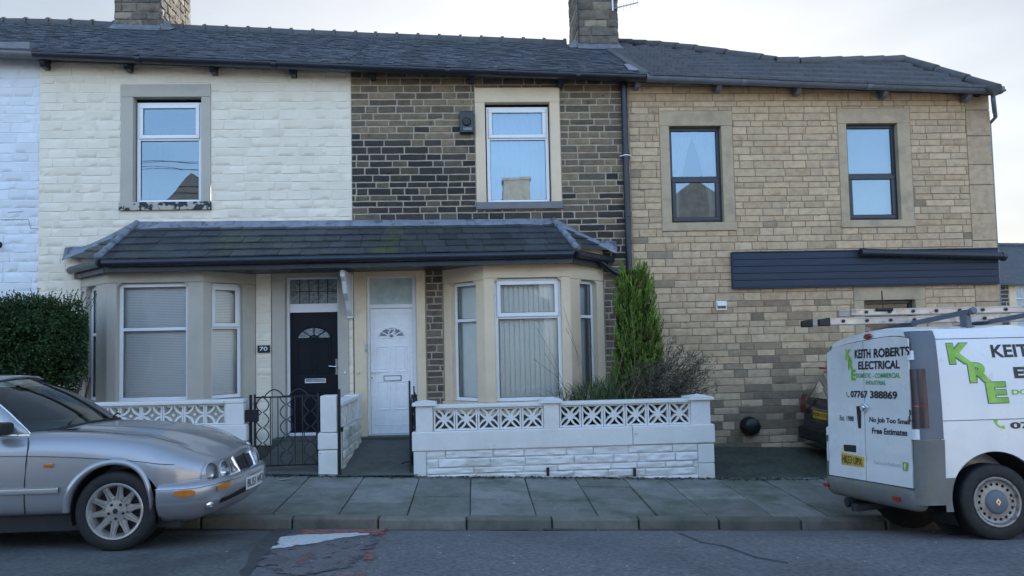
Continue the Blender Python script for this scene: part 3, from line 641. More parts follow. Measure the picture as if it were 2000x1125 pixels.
def door(parent, fr_px, slab_px, fan_px, y, kind):
    """frame, fanlight and slab in pixels (left, right, top, bottom) read on the plane y"""
    q = lambda t: (PX(t[0], y, 700), PX(t[1], y, 700), PZ(t[3], y, (t[0]+t[1])/2), PZ(t[2], y, (t[0]+t[1])/2))
    a, b, c, d = q(fr_px); sa, sb_, sc, s_ = q(slab_px); fa, fb, fc, fd = q(fan_px)
    mb = MB(); mb.box(a, sa, y, y+.10, c, d); mb.box(sb_, b, y, y+.10, c, d); mb.box(sa, sb_, y+.002, y+.10, fd, d); mb.box(sa, sb_, y+.002, y+.10, s_, fc); mb.box(sa, sb_, y-.02, y+.10, c-.0, sc)
    f = mb.build('door_frame', M['upvc'], parent, bevel=.006)
    g = MB(); g.quad((fa-.01, y+.05, fc-.01), (fb+.01, y+.05, fc-.01), (fb+.01, y+.05, fd+.01), (fa-.01, y+.05, fd+.01))
    fanl = g.build('fanlight', M['obscure'] if kind == 'black' else M['glass_frost'], f)
    if kind == 'black':
        lm = MB()
        for t in (.2, .4, .6, .8): lm.box(lerp(fa, fb, t)-.006, lerp(fa, fb, t)+.006, y+.04, y+.047, fc, fd)
        lm.box(fa, fb, y+.039, y+.046, lerp(fc, fd, .5)-.006, lerp(fc, fd, .5)+.006); lm.build('leading', M['iron'], fanl)
    md = M['door_black'] if kind == 'black' else M['upvc_door']; W, H = sb_-sa, s_-sc; cx = (sa+sb_)/2
    Y = y+.03; dm = MB(); dm.box(sa+.004, sb_-.004, Y, Y+.05, sc+.008, s_-.004)
    def panel(u0, u1, v0, v1):             # raised-and-fielded moulding
        x0, x1, z0, z1 = sa+W*u0, sa+W*u1, sc+H*v0, sc+H*v1
        frame_ring(dm, x0, x1, z0, z1, .022, Y-.011, Y+.01); dm.box(x0+.045, x1-.045, Y-.008, Y+.01, z0+.045, z1-.045)
    if kind == 'black':
        for u0, u1 in ((.14, .47), (.53, .86)): panel(u0, u1, .49, .76); panel(u0, u1, .10, .34)
        fz, fr0, fr1 = .78, .35, .05
    else:
        dm2 = None
        for u0, u1 in ((.15, .46), (.55, .86)): panel(u0, u1, .49, .70); panel(u0, u1, .19, .42)
        frame_ring(dm, sa+W*.09, sb_-W*.08, sc+H*.07, s_-H*.04, .012, Y-.007, Y+.01)
        fz, fr0, fr1 = .77, .30, .04
    sl_ = dm.build('door', md, parent, bevel=.004)
    zc = sc+H*fz; Rr = W*fr0; ry = H*(.095 if kind == 'black' else .075)
    # half-round light: five panes between spokes
    hl = MB(); pts = [(cx+Rr*math.cos(math.pi*i/16), zc+ry*1.0*math.sin(math.pi*i/16)) for i in range(17)]
    hl.add([(cx, Y-.004, zc)] + [(u, Y-.004, v) for u, v in pts], [(0, i+2, i+1) for i in range(16)])
    lt = hl.build('half_round_light', M['obscure'], sl_)
    bm_ = MB(); n = 4 if kind == 'black' else 5
    for i in range(n+1):
        if kind == 'white' and 1 < i < n-1: continue
        t = math.pi*i/n; bm_.bar((cx, Y-.008, zc), (cx+Rr*math.cos(t), Y-.008, zc+ry*math.sin(t)), .012, .016 if 0 < i < n else .03, up=(0, 0, 1) if abs(math.cos(t)) > .05 else (1, 0, 0))
    bm_.tube([(u, Y-.008, v) for u, v in pts], .012, 6); bm_.tube([(cx+.07*math.cos(math.pi*i/8), Y-.010, zc+.05*math.sin(math.pi*i/8)) for i in range(9)], .012, 6); bm_.build('glazing_bar', md, lt)
    lb = MB()
    if kind == 'black':
        z = PZ(744, y, 612); x0, x1 = PX(595, y, 744), PX(636, y, 744); frame_ring(lb, x0, x1, z-.038, z+.038, .013, Y-.020, Y); lb.box(x0+.013, x1-.013, Y-.012, Y, z-.026, z+.026); lb.build('letterbox', M['chrome'], sl_, bevel=.003)
        hb = MB(); x = PX(657, y, 720); z = PZ(716, y, 657); hb.box(x-.016, x+.016, Y-.014, Y, z-.13, z+.12); hb.tube([(x, Y-.04, z), (x-.12, Y-.045, z+.01)], .010, 8); hb.tube([(x, Y, z), (x, Y-.045, z)], .010, 8); hb.build('handle', M['chrome'], sl_, bevel=.002)
    else:
        z = PZ(739, y, 766); x0, x1 = PX(750, y, 739), PX(783, y, 739); frame_ring(lb, x0-.006, x1+.006, z-.045, z+.045, .010, Y-.012, Y); lb.build('letterbox', M['rubber'], sl_); l2 = MB(); l2.box(x0+.005, x1-.005, Y-.018, Y, z-.034, z+.034); l2.build('letterbox_flap', M['upvc'], sl_, bevel=.003)
        hb = MB(); x = PX(726, y, 728); z = PZ(727, y, 726); hb.box(x-.016, x+.016, Y-.012, Y, z-.15, z+.06); hb.tube([(x, Y-.04, z), (x+.12, Y-.045, z+.005)], .011, 8); hb.tube([(x, Y, z), (x, Y-.045, z)], .010, 8); hb.build('handle', M['upvc'], sl_, bevel=.003)
        kb = MB(); kb.lathe([(0, 0), (.010, 0), (.010, .01)], 10, lambda a_, b_, h: (x+a_, Y-.013-h, z-.09+b_)); kb.build('keyhole', M['rubber'], sl_)
    return sl_, (cx, zc, Y, Rr, ry)
DY = .10
d70, _ = door(h70, (557, 669, 537, 853), (566, 660, 610, 845), (567, 658, 545, 593), DY, 'black')

FONT = bpy.data.fonts.get('Bfont')
def text_polys(s, bold=0.0):
    cu = bpy.data.curves.new('t', 'FONT'); cu.body = s; cu.offset = bold; cu.resolution_u = 4; cu.fill_mode = 'FRONT'
    o = bpy.data.objects.new('t', cu); scene.collection.objects.link(o)
    dg = bpy.context.evaluated_depsgraph_get(); me = bpy.data.meshes.new_from_object(o.evaluated_get(dg))
    vs = [tuple(v.co) for v in me.vertices]; fs = [tuple(p.vertices) for p in me.polygons]
    bpy.data.objects.remove(o); bpy.data.meshes.remove(me); bpy.data.curves.remove(cu)
    x0, x1 = min(v[0] for v in vs), max(v[0] for v in vs); y0, y1 = min(v[1] for v in vs), max(v[1] for v in vs)
    return [((v[0]-x0)/(x1-x0), (v[1]-y0)/(y1-y0)) for v in vs], fs
def text(s, mapf, m, parent, name='lettering', bold=.01, shear=0):
    """mapf(u, v) with u, v in 0..1 over the text's own box"""
    uv, fs = text_polys(s, bold); mb = MB(); mb.add([mapf(u+shear*v, v) for u, v in uv], fs); return mb.build(name, m, parent)
M['ink'] = mat('black_vinyl', (.012, .014, .022), .4, var=0); M['num_white'] = mat('white_numerals', (.8, .8, .8), .5, var=0)
# ---- the strip of wall, pilasters and porch of number 70
def pil(parent, px0, px1, m, y0=-.05, zlo=-.2, zhi=TOPB-.02, name='pilaster', yb=.24):
    mb = MB(); mb.box(PX(px0, y0, 690), PX(px1, y0, 690), y0, yb, zlo, zhi); return mb.build(name, m, parent, bevel=.012)
pil(h70, 531, 557, M['taupe'], -.03); pil(h70, 661, 681, M['taupe'], -.03)
mb = MB(); mb.box(PX(557, 0, 600), PX(661, 0, 600), -.03, .24, PZ(541, 0, 610), TOPB-.02); mb.build('door_lintel', M['taupe'], h70, bevel=.01)
mb = MB(); mb.box(PX(540, 0, 860), PX(678, 0, 860), -.28, .2, -.1, PZ(853, -.1, 610)); mb.build('door_step', M['path'], h70, bevel=.012)
a, b = P(503, 689, -.03), P(527, 674, -.03); mb = MB(); mb.box(a.x, b.x, -.04, -.005, a.z, b.z)
pl = mb.build('house_number', M['ink'], h70, bevel=.006)
text('70', lambda u, v: (lerp(a.x+.035, b.x-.035, u), -.0425, lerp(a.z+.03, b.z-.025, v)), M['num_white'], pl)
def bell(parent, px, py, m, s=.022):
    p = P(px, py, -.055); mb = MB(); mb.lathe([(0, .02), (s*.6, .02), (s, .008), (s, 0)], 14, lambda a_, b_, h: (p.x+a_, -.03-h, p.z+b_)); mb.build('doorbell', m, parent, auto=40)
bell(h70, 673, 728, M['upvc'])
# curved white bracket under the canopy between the doors
mb = MB(); xb = PX(676, -.4, 570); zt_, zl_ = PZ(527, -.72, 676), PZ(618, -.1, 684)
prof = [(-.72, zt_), (-.72, zt_-.10), (-.60, zt_-.16), (-.50, zt_-.34), (-.30, zt_-.44), (-.20, zl_+.1), (-.10, zl_+.02), (-.03, zl_), (-.03, zt_)]
inner = [(-.5, zt_-.07), (-.42, zt_-.26), (-.25, zt_-.34), (-.12, zl_+.25), (-.12, zt_-.07)]
mb.prism(prof, lambda u, v, d: (d, u, v), xb-.035, xb+.035); mb.box(xb-.05, xb+.05, -.06, -.0, zl_-.03, zt_); mb.build('porch_bracket', M['bracket'], h70, bevel=.01)

# ================================================================ number 72, dark stone
h72 = thing('terraced_house', 'soot-blackened stone house with white front door and ivory bay window', 'house', (.4, 0, 0))
w2 = (PX(951, 0, 300), PX(1073, 0, 300), PZ(395, 0, 1000), PZ(206, 0, 1000)); s2 = (PX(929, 0, 300), PX(1095, 0, 300), PZ(409, 0, 1000), PZ(172, 0, 1000))
ops = [s2, (PX(690, 0, 700), PX(833, 0, 700), -1, TOPB), (RB[0][0], RB[3][0], -1, TOPB)]
stone_wall(h72, XP, XE, -.3, 7.0, ops, wtop, M['stone_dark'], M['mortar_pale'], (.092, .125), (.18, .46), .016, .007, .008, dark_col, e=.006)
surround(h72, WALL, s2, (w2[0]-.02, w2[1]+.02, w2[2], w2[3]+.05), M['ivory'], M['grey_sill'])
window(h72, WALL, *w2, .085, M['upvc'], M['glass_up'], transom=PZ(268, 0, 1000), opener=['top'], backing='sheer')
XV = 2.86
mb = roof_back(None, XP, XV); slates(mb, XP, XV, lambda x: 9, 30, .24, .014, .010, slate_col); rf = mb.build('roof', M['slate'], h72, auto=1)
ridge(rf, XP, PX(1105, 3.6, 70)); gutter(h72, XP, XV, M['navy_trim']); fascia(h72, XP, XV, M['navy_trim']); corbels(h72, [727, 921, 1096], M['navy_trim'])
mb = MB(); mb.hexa([(XV-.10, -.36, roofz(XV, -.36)), (XV+.06, -.36, roofz(XV, -.36)), (XV+.06, 3.2, roofz(XV, 3.2)), (XV-.04, 3.2, roofz(XV, 3.2)), (XV-.10, -.36, roofz(XV, -.36)+.045), (XV+.06, -.36, roofz(XV, -.36)+.045), (XV+.06, 3.2, roofz(XV, 3.2)+.05), (XV-.04, 3.2, roofz(XV, 3.2)+.05)])
mb.build('verge', M['ridge'], rf)
mb = MB(); mb.hexa([(XV-.22, -.10, roofz(XV, -.1)+.03), (XV-.06, -.2, roofz(XV, -.2)+.03), (XV-.08, .5, roofz(XV, .5)+.03), (XV-.16, .5, roofz(XV, .5)+.03), (XV-.22, -.10, roofz(XV, -.1)+.045), (XV-.06, -.2, roofz(XV, -.2)+.05), (XV-.08, .5, roofz(XV, .5)+.05), (XV-.16, .5, roofz(XV, .5)+.045)]); mb.build('lead_flashing', M['lead'], rf)
CHR = (PX(1128, 2.9, 40), PX(1206, 2.9, 40)); ch = chimney(rf, CHR[0], CHR[1], 2.9, 4.1, roofz(2.6, 2.9), 10.8); skirt(ch, CHR[0], CHR[1], 2.9)
mb = MB(); xm = lerp(CHR[0], CHR[1], .52); mb.box(xm-.02, CHR[1]+.02, 2.78, 2.9, roofz(2.8, 2.7)-.2, 10.8); 
am = MB(); p0 = P(1206, 17, 2.85); p1 = P(1246, 5, 2.85); am.tube([p0-Vector((.1, 0, 0)), p1], .012, 6)
for i in range(6):
    q = p0.lerp(p1, .12+i*.17); hgt = .16-.008*i; am.tube([q-Vector((0, 0, hgt*.55)), q+Vector((0, 0, hgt*.55))], .006, 5)
am.tube([(p0.x-.1, 2.85, p0.z-.05), (p0.x-.1, 2.85, p0.z+.9)], .018, 6); am.build('aerial', M['steel'], ch)
am = MB(); x = PX(1130, 2.86, 40); am.tube([(x, 2.84, roofz(x, 2.9)+.1), (x-.01, 2.84, 9.2), (x, 2.84, 10.8)], .012, 5); am.build('cable', M['iron'], ch)
zr = lambda py, px: PZ(py, BY+.09, px)
fr = [(889, 938, zr(783, 1030), zr(546, 1030), zr(622, 1030), None), (967, 1097, zr(783, 1030), zr(543, 1030), zr(619, 1030), ['top']),
      (1127, 1160, zr(783, 1030), zr(546, 1030), zr(619, 1030), None)]
stone_bay(h72, RB, 0, 0, fr, M['ivory'], ['vertical', 'vertical', 'roller'], TOPB-.02, zr(784, 1030))  # right facet: pale sheet added in place of strips to look lighter
canopy(h72, XP, PX(1082, 0, 432), False, True)
d72, (cx, zc, Y, Rr, ry) = door(h72, (716, 814, 536, 853), (723, 807, 602, 848), (722, 806, 543, 594), DY, 'white')
text('72', lambda u, v: (lerp(cx-.07, cx+.07, u), Y-.012, lerp(zc+.058, zc+.138, v)), M['num_white'], d72, bold=.02)
pil(h72, 692, 716, M['ivory'], -.03); pil(h72, 814, 832, M['ivory'], -.03)
mb = MB(); mb.box(PX(716, 0, 600), PX(814, 0, 600), -.03, .24, PZ(540, 0, 765), TOPB-.02); mb.build('door_lintel', M['ivory'], h72, bevel=.01)
mb = MB(); mb.box(PX(706, 0, 860), PX(822, 0, 860), -.20, .2, -.1, PZ(852, -.1, 765)); mb.build('door_step', M['path'], h72, bevel=.012)
bell(h72, 700, 728, M['ivory']); mb = MB(); a, b = P(713, 686, -.03), P(720, 670, -.03); mb.box(a.x, b.x, -.055, -.03, a.z, b.z); mb.build('key_safe', M['steel'], h72, bevel=.004)
mb = MB(); a, b = P(898, 262, -.02), P(925, 219, -.02)
mb.box(a.x, b.x, -.10, 0, a.z, b.z); al = mb.build('alarm_box', M['alarm'], h72, bevel=.015)
mb = MB(); mb.lathe([(0, .03), (.06, .03), (.075, 0)], 16, lambda p_, q_, h: (lerp(a.x, b.x, .5)+p_, -.10-h, lerp(a.z, b.z, .5)+q_)); mb.build('strobe', M['rubber'], al, auto=40)
mb = MB(); mb.box(a.x+.06, b.x-.03, -.107, -.10, a.z+.04, a.z+.085); mb.build('alarm_label', M['grey_gutter'], al)
# downpipe and the branch from the canopy gutter
mb = MB(); xd = PX(1222, -.09, 300); mb.tube([(xd, -.09, zb_(xd)-.02), (xd, -.09, .1)], .052, 12)
for py in (167, 300, 306, 420): z = PZ(py, -.09, 1222); mb.tube([(xd, -.09, z-.035), (xd, -.09, z+.035)], .064, 12)
dp = mb.build('downpipe', M['navy_trim'], h72, auto=40)
mb = MB(); z = PZ(303, -.09, 1222)-.01; mb.tube([(xd, -.09, z-.008), (xd, -.09, z+.008)], .066, 12); mb.box(xd-.09, xd+.09, -.09, -.0, z-.008, z+.008); mb.build('pipe_clip', M['upvc'], dp)
mb = MB(); mb.tube([P(1163, 505, -.35), P(1182, 519, -.2), P(1196, 529, -.12), P(1226, 545, -.09)], .045, 10); mb.build('branch_pipe', M['navy_trim'], h72, auto=40)

# ================================================================ the end house
hE = thing('end_house', 'tan sandstone end-of-terrace house with anthracite windows and slatted cladding', 'house', (5.9, 0, 0))
w3 = (PX(1309, 0, 330), PX(1411, 0, 330), PZ(435, 0, 1360), PZ(246, 0, 1360)); s3 = (PX(1290, 0, 330), PX(1433, 0, 330), PZ(451, 0, 1360), PZ(217, 0, 1360))
w4 = (PX(1656, 0, 330), PX(1756, 0, 330), PZ(430, 0, 1705), PZ(241, 0, 1705)); s4 = (PX(1639, 0, 330), PX(1781, 0, 330), PZ(444, 0, 1705), PZ(212, 0, 1705))
w5 = (PX(1688, 0, 600), PX(1788, 0, 600), PZ(780, 0, 1730), PZ(586, 0, 1730)); s5 = (PX(1668, 0, 600), PX(1808, 0, 600), PZ(795, 0, 1730), PZ(558, 0, 1730))
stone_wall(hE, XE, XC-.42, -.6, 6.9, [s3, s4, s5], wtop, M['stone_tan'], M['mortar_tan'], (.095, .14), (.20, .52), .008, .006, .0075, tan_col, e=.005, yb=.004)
# quoins up the corner
mb = MB(); z = -.6; i = 0
while z < wtop(XC)-.05:
    h = random.uniform(.28, .5); e = min(z+h, wtop(XC)); l = .40 if i % 2 else .28; k = random.uniform(.85, 1.1); mb.col = (.47*k, .345*k, .225*k)
    mb.box(XC-.42, XC-.42+.003 if False else XC, -.012-(.004 if i % 2 else 0), 7.5, z+.004, e-.004); z = e; i += 1
mb.build('quoins', M['stone_tan'], hE, bevel=.008)
for s_, w_ in ((s3, w3), (s4, w4), (s5, w5)): surround(hE, WALL, s_, (w_[0]-.0, w_[1]+.0, w_[2], w_[3]+.0), M['smooth_tan'], M['smooth_tan'], proud=.014, sillproud=.012)
window(hE, WALL, w3[0], w3[1], w3[2], w3[3], .09, M['anthracite'], M['glass_up'], transom=PZ(346, 0, 1360), opener=['low'], backing='drapes', fw=.06)
window(hE, WALL, w4[0], w4[1], w4[2], w4[3], .09, M['anthracite'], M['glass_up'], transom=PZ(340, 0, 1705), opener=['low'], backing='roller', fw=.06)
window(hE, WALL, w5[0], w5[1], w5[2], w5[3], .09, M['anthracite'], M['glass'], transom=PZ(650, 0, 1705), backing='room', fw=.06)
# tiled roof: the ridge outline is read on the slope plane
def roofze(x, y): return zt(x)+.03+(y+.30)*lerp(RP, .68, sstep(XV, 6.5, x))
def on_slope(px, py):
    d = ray(px, py); t = 10.0
    while t < 40:
        p = CP+d*t
        if p.z <= roofze(p.x, p.y) and p.y > -.5: return p
        t += .01
    return p
OUT = [on_slope(*q) for q in [(1182, 82), (1290, 90), (1360, 98), (1420, 107), (1490, 117), (1515, 122), (1560, 123), (1765, 119), (1830, 139), (1890, 158), (1950, 177)]]
OUT.sort(key=lambda p: p.x); oxs = [p.x for p in OUT]; oys = [p.y for p in OUT]
print('OUT', [(round(p.x, 2), round(p.y, 2)) for p in OUT])
tmx = lambda x: interp(x, oxs, oys)
def tile_col():
    k = random.uniform(.85, 1.15); return (.058*k, .062*k, .072*k)
mb = MB(); X1 = OUT[-1].x
slates(mb, XV+.05, X1, tmx, 15, .30, .05, .045, tile_col, jit=.12, zf=roofze, y0=-.42, y1=3.9)
mb.col = (.05, .05, .055); n = 60; xs = [lerp(XV, X1, i/n) for i in range(n+1)]
mb.grid([[(x, -.30, roofze(x, -.3)-.02) for x in xs], [(x, max(-.29, tmx(x)), roofze(x, max(-.29, tmx(x)))-.02) for x in xs], [(x, 8, roofze(x, tmx(x))-2.5) for x in xs]])
rfe = mb.build('roof', M['tile'], hE, auto=1)
rm = MB()
for a, b in zip(OUT, OUT[1:]):
    L_ = (b-a).length; n = max(1, int(L_/.42))
    for i in range(n):
        p, q = a.lerp(b, i/n), a.lerp(b, (i+.97)/n); rm.tube([p+Vector((0, 0, .01)), q+Vector((0, 0, .01))], [.085, .10], 10)
rm.build('hip_ridge', M['ridge'], rfe, auto=40)
gutter(hE, XV+.02, PX(1957, -.32, 178), M['grey_gutter']); fascia(hE, XV, XC+.12, M['navy_trim']); corbels(hE, [1245, 1404, 1559, 1728, 1890], M['grey_gutter'])
mb = MB(); x = PX(1940, -.3, 195); mb.tube([(x, -.30, zt(x)-.08), (x, -.30, zt(x)-.2), (XC+.06, -.06, zt(x)-.42), (XC+.06, .1, zt(x)-.5), (XC+.06, .1, 0)], .036, 10); mb.build('downpipe', M['grey_gutter'], hE, auto=40)
# cladding band above the shop-style opening
a, b = P(1433, 562, -.06), P(1950, 493, -.06); zc0, zc1 = PZ(562, -.06, 1433), PZ(494, -.06, 1433); xr = PX(1951, -.06, 520); mb = MB(); n = 5
mb.box(a.x, xr, -.05, 0, zc0, zc1)
for i in range(n): mb.box(a.x+.004, xr-.004, -.066, -.05, lerp(zc0, zc1, i/n)+.006, lerp(zc0, zc1, (i+1)/n)-.006)
mb.box(a.x-.015, a.x, -.075, 0, zc0-.015, zc1+.015); mb.box(a.x, xr, -.075, 0, zc0-.02, zc0); mb.box(a.x, xr, -.075, 0, zc1, zc1+.02)
M['clad'] = mat('blue_grey_cladding', (.030, .044, .070), .6, var=.08, spec=.3, st=(.4, 1, 5))
cl = mb.build('cladding', M['clad'], hE, bevel=.003)
mb = MB(); p, q = P(1683, 493, -.15), P(1955, 500, -.16); mb.tube([p, q], .066, 12); mb.tube([q, q+Vector((.04, 0, -.01)), q+Vector((.07, .05, -.03))], [.072, .075, .06], 12); mb.tube([p-Vector((.02, 0, 0)), p+Vector((.05, 0, 0))], .075, 12); mb.build('rolled_awning', M['navy_trim'], cl, auto=40)
# wall fittings
a, b = P(1399, 606, -.02), P(1419, 588, -.02); mb = MB(); frame_ring(mb, a.x, b.x, a.z, b.z, .02, -.03, 0); mb.box(a.x+.01, b.x-.01, -.06, -.02, lerp(a.z, b.z, .45), b.z-.01); mb.build('extract_vent', M['upvc'], hE, bevel=.004)
mb = MB(); p = P(1462, 831, -.0); mb.lathe([(0, .22), (.09, .22), (.13, .19), (.135, .08), (.15, .06), (.15, 0)], 20, lambda u, v, h: (p.x+u, -.0-h, p.z+v)); 
for i in range(8):
    t = 2*math.pi*i/8; mb.tube([(p.x+.14*math.cos(t), -.07, p.z+.14*math.sin(t)), (p.x+.14*math.cos(t), -.2, p.z+.14*math.sin(t))], .008, 5)
mb.build('boiler_flue', M['iron'], hE, auto=40)
# the wall bends back down the side street
mb = MB(); mb.quad((XC-.01, 0.02, -.6), (XC-.01, 8, -.6), (XC-.01, 8, 5.2), (XC-.01, .02, 5.9)); mb.build('side_wall', M['smooth_tan'], hE)
for h_, a, b in ((nb, -10.5, XN), (h70, XN, XP), (h72, XP, XE), (hE, XE, XC-.02)):
    mb = MB(); mb.box(a, b, 7.8, 7.9, -1.2, 5.6); mb.build('rear_wall', M['mortar_tan'], h_)
# ================================================================ ground, road, pavement
mb = MB(); n = 20
mb.grid([[(lerp(-220, 220, i/n), lerp(-220, 220, j/n), gz(lerp(-220, 220, i/n)*.5)-.9) for i in range(n+1)] for j in range(n+1)])
M['earth'] = mat('distant_ground', (.09, .09, .075), .95, var=.3, scale=.4)
tag(mb.build('ground', M['earth']), kind='structure')
xs = [lerp(-14, 16, i/60) for i in range(61)]; ys = [-4.16-.0001] + [-4.16-.12*i for i in range(1, 12)] + [-5.6-.35*i for i in range(0, 20)]
mb = MB(); mb.grid([[(x, y, zroad(x, y)+.004*noise.noise(Vector((x*.9, y*.9, 3)))) for x in xs] for y in ys[::-1]]); tag(mb.build('road', M['asphalt'], smooth=True), kind='structure')
def lay(pts, zf, m, name, lift=.004, sub=10, label=None):
    """thin sheet on the ground from an outline of ground points"""
    bm = bmesh.new(); vs = [bm.verts.new((p[0], p[1], 0)) for p in pts]; bm.faces.new(vs); bmesh.ops.triangulate(bm, faces=bm.faces[:])
    for _ in range(3):
        bmesh.ops.subdivide_edges(bm, edges=[e for e in bm.edges if e.calc_length() > .16], cuts=1); bmesh.ops.triangulate(bm, faces=[f for f in bm.faces if len(f.verts) > 4])
    for v in bm.verts: v.co.z = zf(v.co.x, v.co.y)+lift+.004*noise.noise(Vector((v.co.x*.9, v.co.y*.9, 3)))
    bmesh.ops.recalc_face_normals(bm, faces=bm.faces[:]); bdry = {v.index for v in bm.verts if any(len(q.link_faces) < 2 for q in v.link_edges)} if not bm.verts.index_update() else None
    if sum(f.normal.z for f in bm.faces) < 0: bmesh.ops.reverse_faces(bm, faces=bm.faces[:])
    me = bpy.data.meshes.new(name); bm.to_mesh(me); bm.free(); me.materials.append(m); ca = me.color_attributes.new('Col', 'FLOAT_COLOR', 'POINT'); ca.data.foreach_set('color', [q for v in me.vertices for q in ((.3, .3, .3, 1) if v.index in bdry else (1.0, 1.0, 1.0, 1))]); o = bpy.data.objects.new(name, me); scene.collection.objects.link(o); return o
def gpx(*pts): return [GR(px, py, zroad) for px, py in pts]
def rough_line(pts, amp=.03, step=.12):
    out = []
    for a, b in zip(pts, pts[1:]+pts[:1]):
        n = max(1, int((Vector(b)-Vector(a)).length/step))
        for i in range(n):
            p = Vector(a).lerp(Vector(b), i/n)
            if i: p += Vector((random.uniform(-amp, amp), random.uniform(-amp, amp), 0))
            out.append(p)
    return out
pt = [Vector((-9, -4.5, 0))] + [Vector(p) for p in gpx((420, 1046), (545, 1036))] + [Vector(p) for p in gpx((520, 1075), (490, 1110), (470, 1135))] + [Vector((-1.5, -8.5, 0)), Vector((-9, -8.5, 0))]
tag(lay(rough_line(pt, .02), zroad, M['asphalt_patch'], 'road_patch', .004), kind='structure')
tag(lay(rough_line(gpx((545, 1031), (600, 1034), (560, 1046), (530, 1075), (500, 1108), (480, 1135), (462, 1135), (486, 1090), (515, 1052)), .02), zroad, M['seam'], 'road_seam', .008), kind='structure')
red = rough_line(gpx((575, 1035), (760, 1035), (742, 1062), (690, 1110), (640, 1118), (560, 1130), (500, 1105), (530, 1072)), .02)
tag(lay(red, zroad, M['road_worn'], 'road_surfacing', .0085), kind='structure')
for q in ([(590, 1035), (765, 1034), (752, 1044), (748, 1058), (738, 1050), (700, 1043), (620, 1045), (575, 1046)], [(584, 1090), (606, 1078), (620, 1080), (606, 1100), (586, 1112), (575, 1104)], [(712, 1082), (724, 1076), (734, 1078), (730, 1094), (720, 1102), (708, 1094)], [(660, 1122), (720, 1119), (715, 1128), (655, 1130)]):
    tag(lay(rough_line(gpx(*q), .015, .06), zroad, M['road_red'], 'road_surfacing', .0115), kind='structure')
tag(lay(rough_line(gpx((546, 1049), (630, 1045), (700, 1043), (748, 1046), (680, 1053), (610, 1066), (526, 1077), (535, 1063)), .008), zroad, M['road_white'], 'road_marking', .014), kind='structure')
mb = MB(); cp = gpx((1290, 1036), (1330, 1044), (1365, 1060), (1420, 1068), (1480, 1090), (1540, 1100)); mb.tube([Vector(p)+Vector((random.uniform(-.02, .02), 0, .001)) for p in cp], .012, 5)
cp = gpx((940, 1036), (1050, 1034), (1180, 1037), (1290, 1036), (1450, 1037), (1640, 1036)); mb.tube([Vector(p)+Vector((0, random.uniform(-.02, .02), .0)) for p in cp], .012, 5); tag(mb.build('road_crack', M['seam']), kind='structure')
# gutter strip of grit
mb = MB(); mb.grid([[(x, y, zroad(x, y)+.006+.004*noise.noise(Vector((x*.9, y*.9, 3)))) for x in xs] for y in (-4.29-.02, -4.16-.001)]); tag(mb.build('road_gutter', M['seam'], smooth=True), kind='structure')
# kerb stones
mb = MB(); x = -14.0
while x < 16:
    l = random.uniform(.86, 1.0); k = random.uniform(.8, 1.2); mb.col = (.165*k, .155*k, .13*k); dz = random.uniform(-.006, .006); e = x+l-.014
    zk = lambda q, y: zpav(q, y)+dz+.006
    y0 = -4.16+random.uniform(-.008, .008)
    mb.hexa([(x, y0, gz(x)-.15), (e, y0, gz(e)-.15), (e, -4.0, gz(e)-.15), (x, -4.0, gz(x)-.15), (x, y0+.012, zk(x, -4.16)), (e, y0+.012, zk(e, -4.16)), (e, -4.0, zk(e, -4.0)), (x, -4.0, zk(x, -4.0))]); x += l
tag(mb.build('kerb', M['kerb'], bevel=.02), kind='structure')
# flags
mb = MB(); x = -14.0
while x < 16:                              # columns of flags laid across the pavement, joints running kerb to wall
    l = random.uniform(.52, .74); y = -3.99; n_ = random.choice((3, 3, 3, 2)); cuts = [-3.99] + ([random.uniform(-3.2, -2.85)] if n_ == 2 else [random.uniform(-3.5, -3.25), random.uniform(-2.75, -2.55)]) + [-2.06]
    sk = random.uniform(-.02, .02)
    for c, d in zip(cuts, cuts[1:]):
        k = random.uniform(.78, 1.22); g = random.uniform(-.012, .012); mb.col = (.20*k, .20*k+g*.5, .18*k)
        dz = random.uniform(-.006, .006); t1, t2 = random.uniform(-.006, .006), random.uniform(-.005, .005); a, b, c, d = x+.004+random.uniform(0, .006), x+l-.004-random.uniform(0, .006), c+.006, d-.006
        zz = lambda q, r_: zpav(q, r_)+dz+t1*(q-x)/l+t2*(r_-c)
        mb.hexa([(a, c, zz(a, c)-.06), (b, c, zz(b, c)-.06), (b, d, zz(b, d)-.06), (a, d, zz(a, d)-.06), (a, c, zz(a, c)), (b, c, zz(b, c)), (b, d, zz(b, d)), (a, d, zz(a, d))])
    x += l
tag(mb.build('pavement', M['flag'], bevel=.006), kind='structure')
mb = MB(); mb.grid([[(x, y, zpav(x, y)-.016) for x in xs] for y in (-4.1, -3.0, -1.95)]); tag(mb.build('pavement_bed', M['joint']), kind='structure')
# garden ground, paths, driveway
WY = -2.1
zgard = lambda x, y: gz(x)+.27+.02*(y+2.1)
def sheet(name, x0, x1, y0, y1, zf, m, nx=12, ny=8, amp=.0):
    mb = MB(); mb.grid([[(lerp(x0, x1, i/nx), lerp(y0, y1, j/ny), zf(lerp(x0, x1, i/nx), lerp(y0, y1, j/ny))+amp*noise.noise(Vector((i*.9, j*.9, 1)))) for i in range(nx+1)] for j in range(ny+1)]); return tag(mb.build(name, m, smooth=True), kind='structure')
sheet('garden_bed', -10, -2.95, -2.0, .3, zgard, M['soil'], amp=.02)
XG0, XG1 = PX(663, WY, 930), PX(802, WY, 930)
sheet('garden_path', -3.0, XG0-.02, -2.14, .3, lambda x, y: .30+gz(x+2)+.10*(y+2.1), M['path'])
zpath = lambda x, y: .268+gz(x+1)*.5+.115*(y+2.1)
sheet('front_path', XG0-.05, XG1+.1, -2.16, .3, zpath, M['path'])
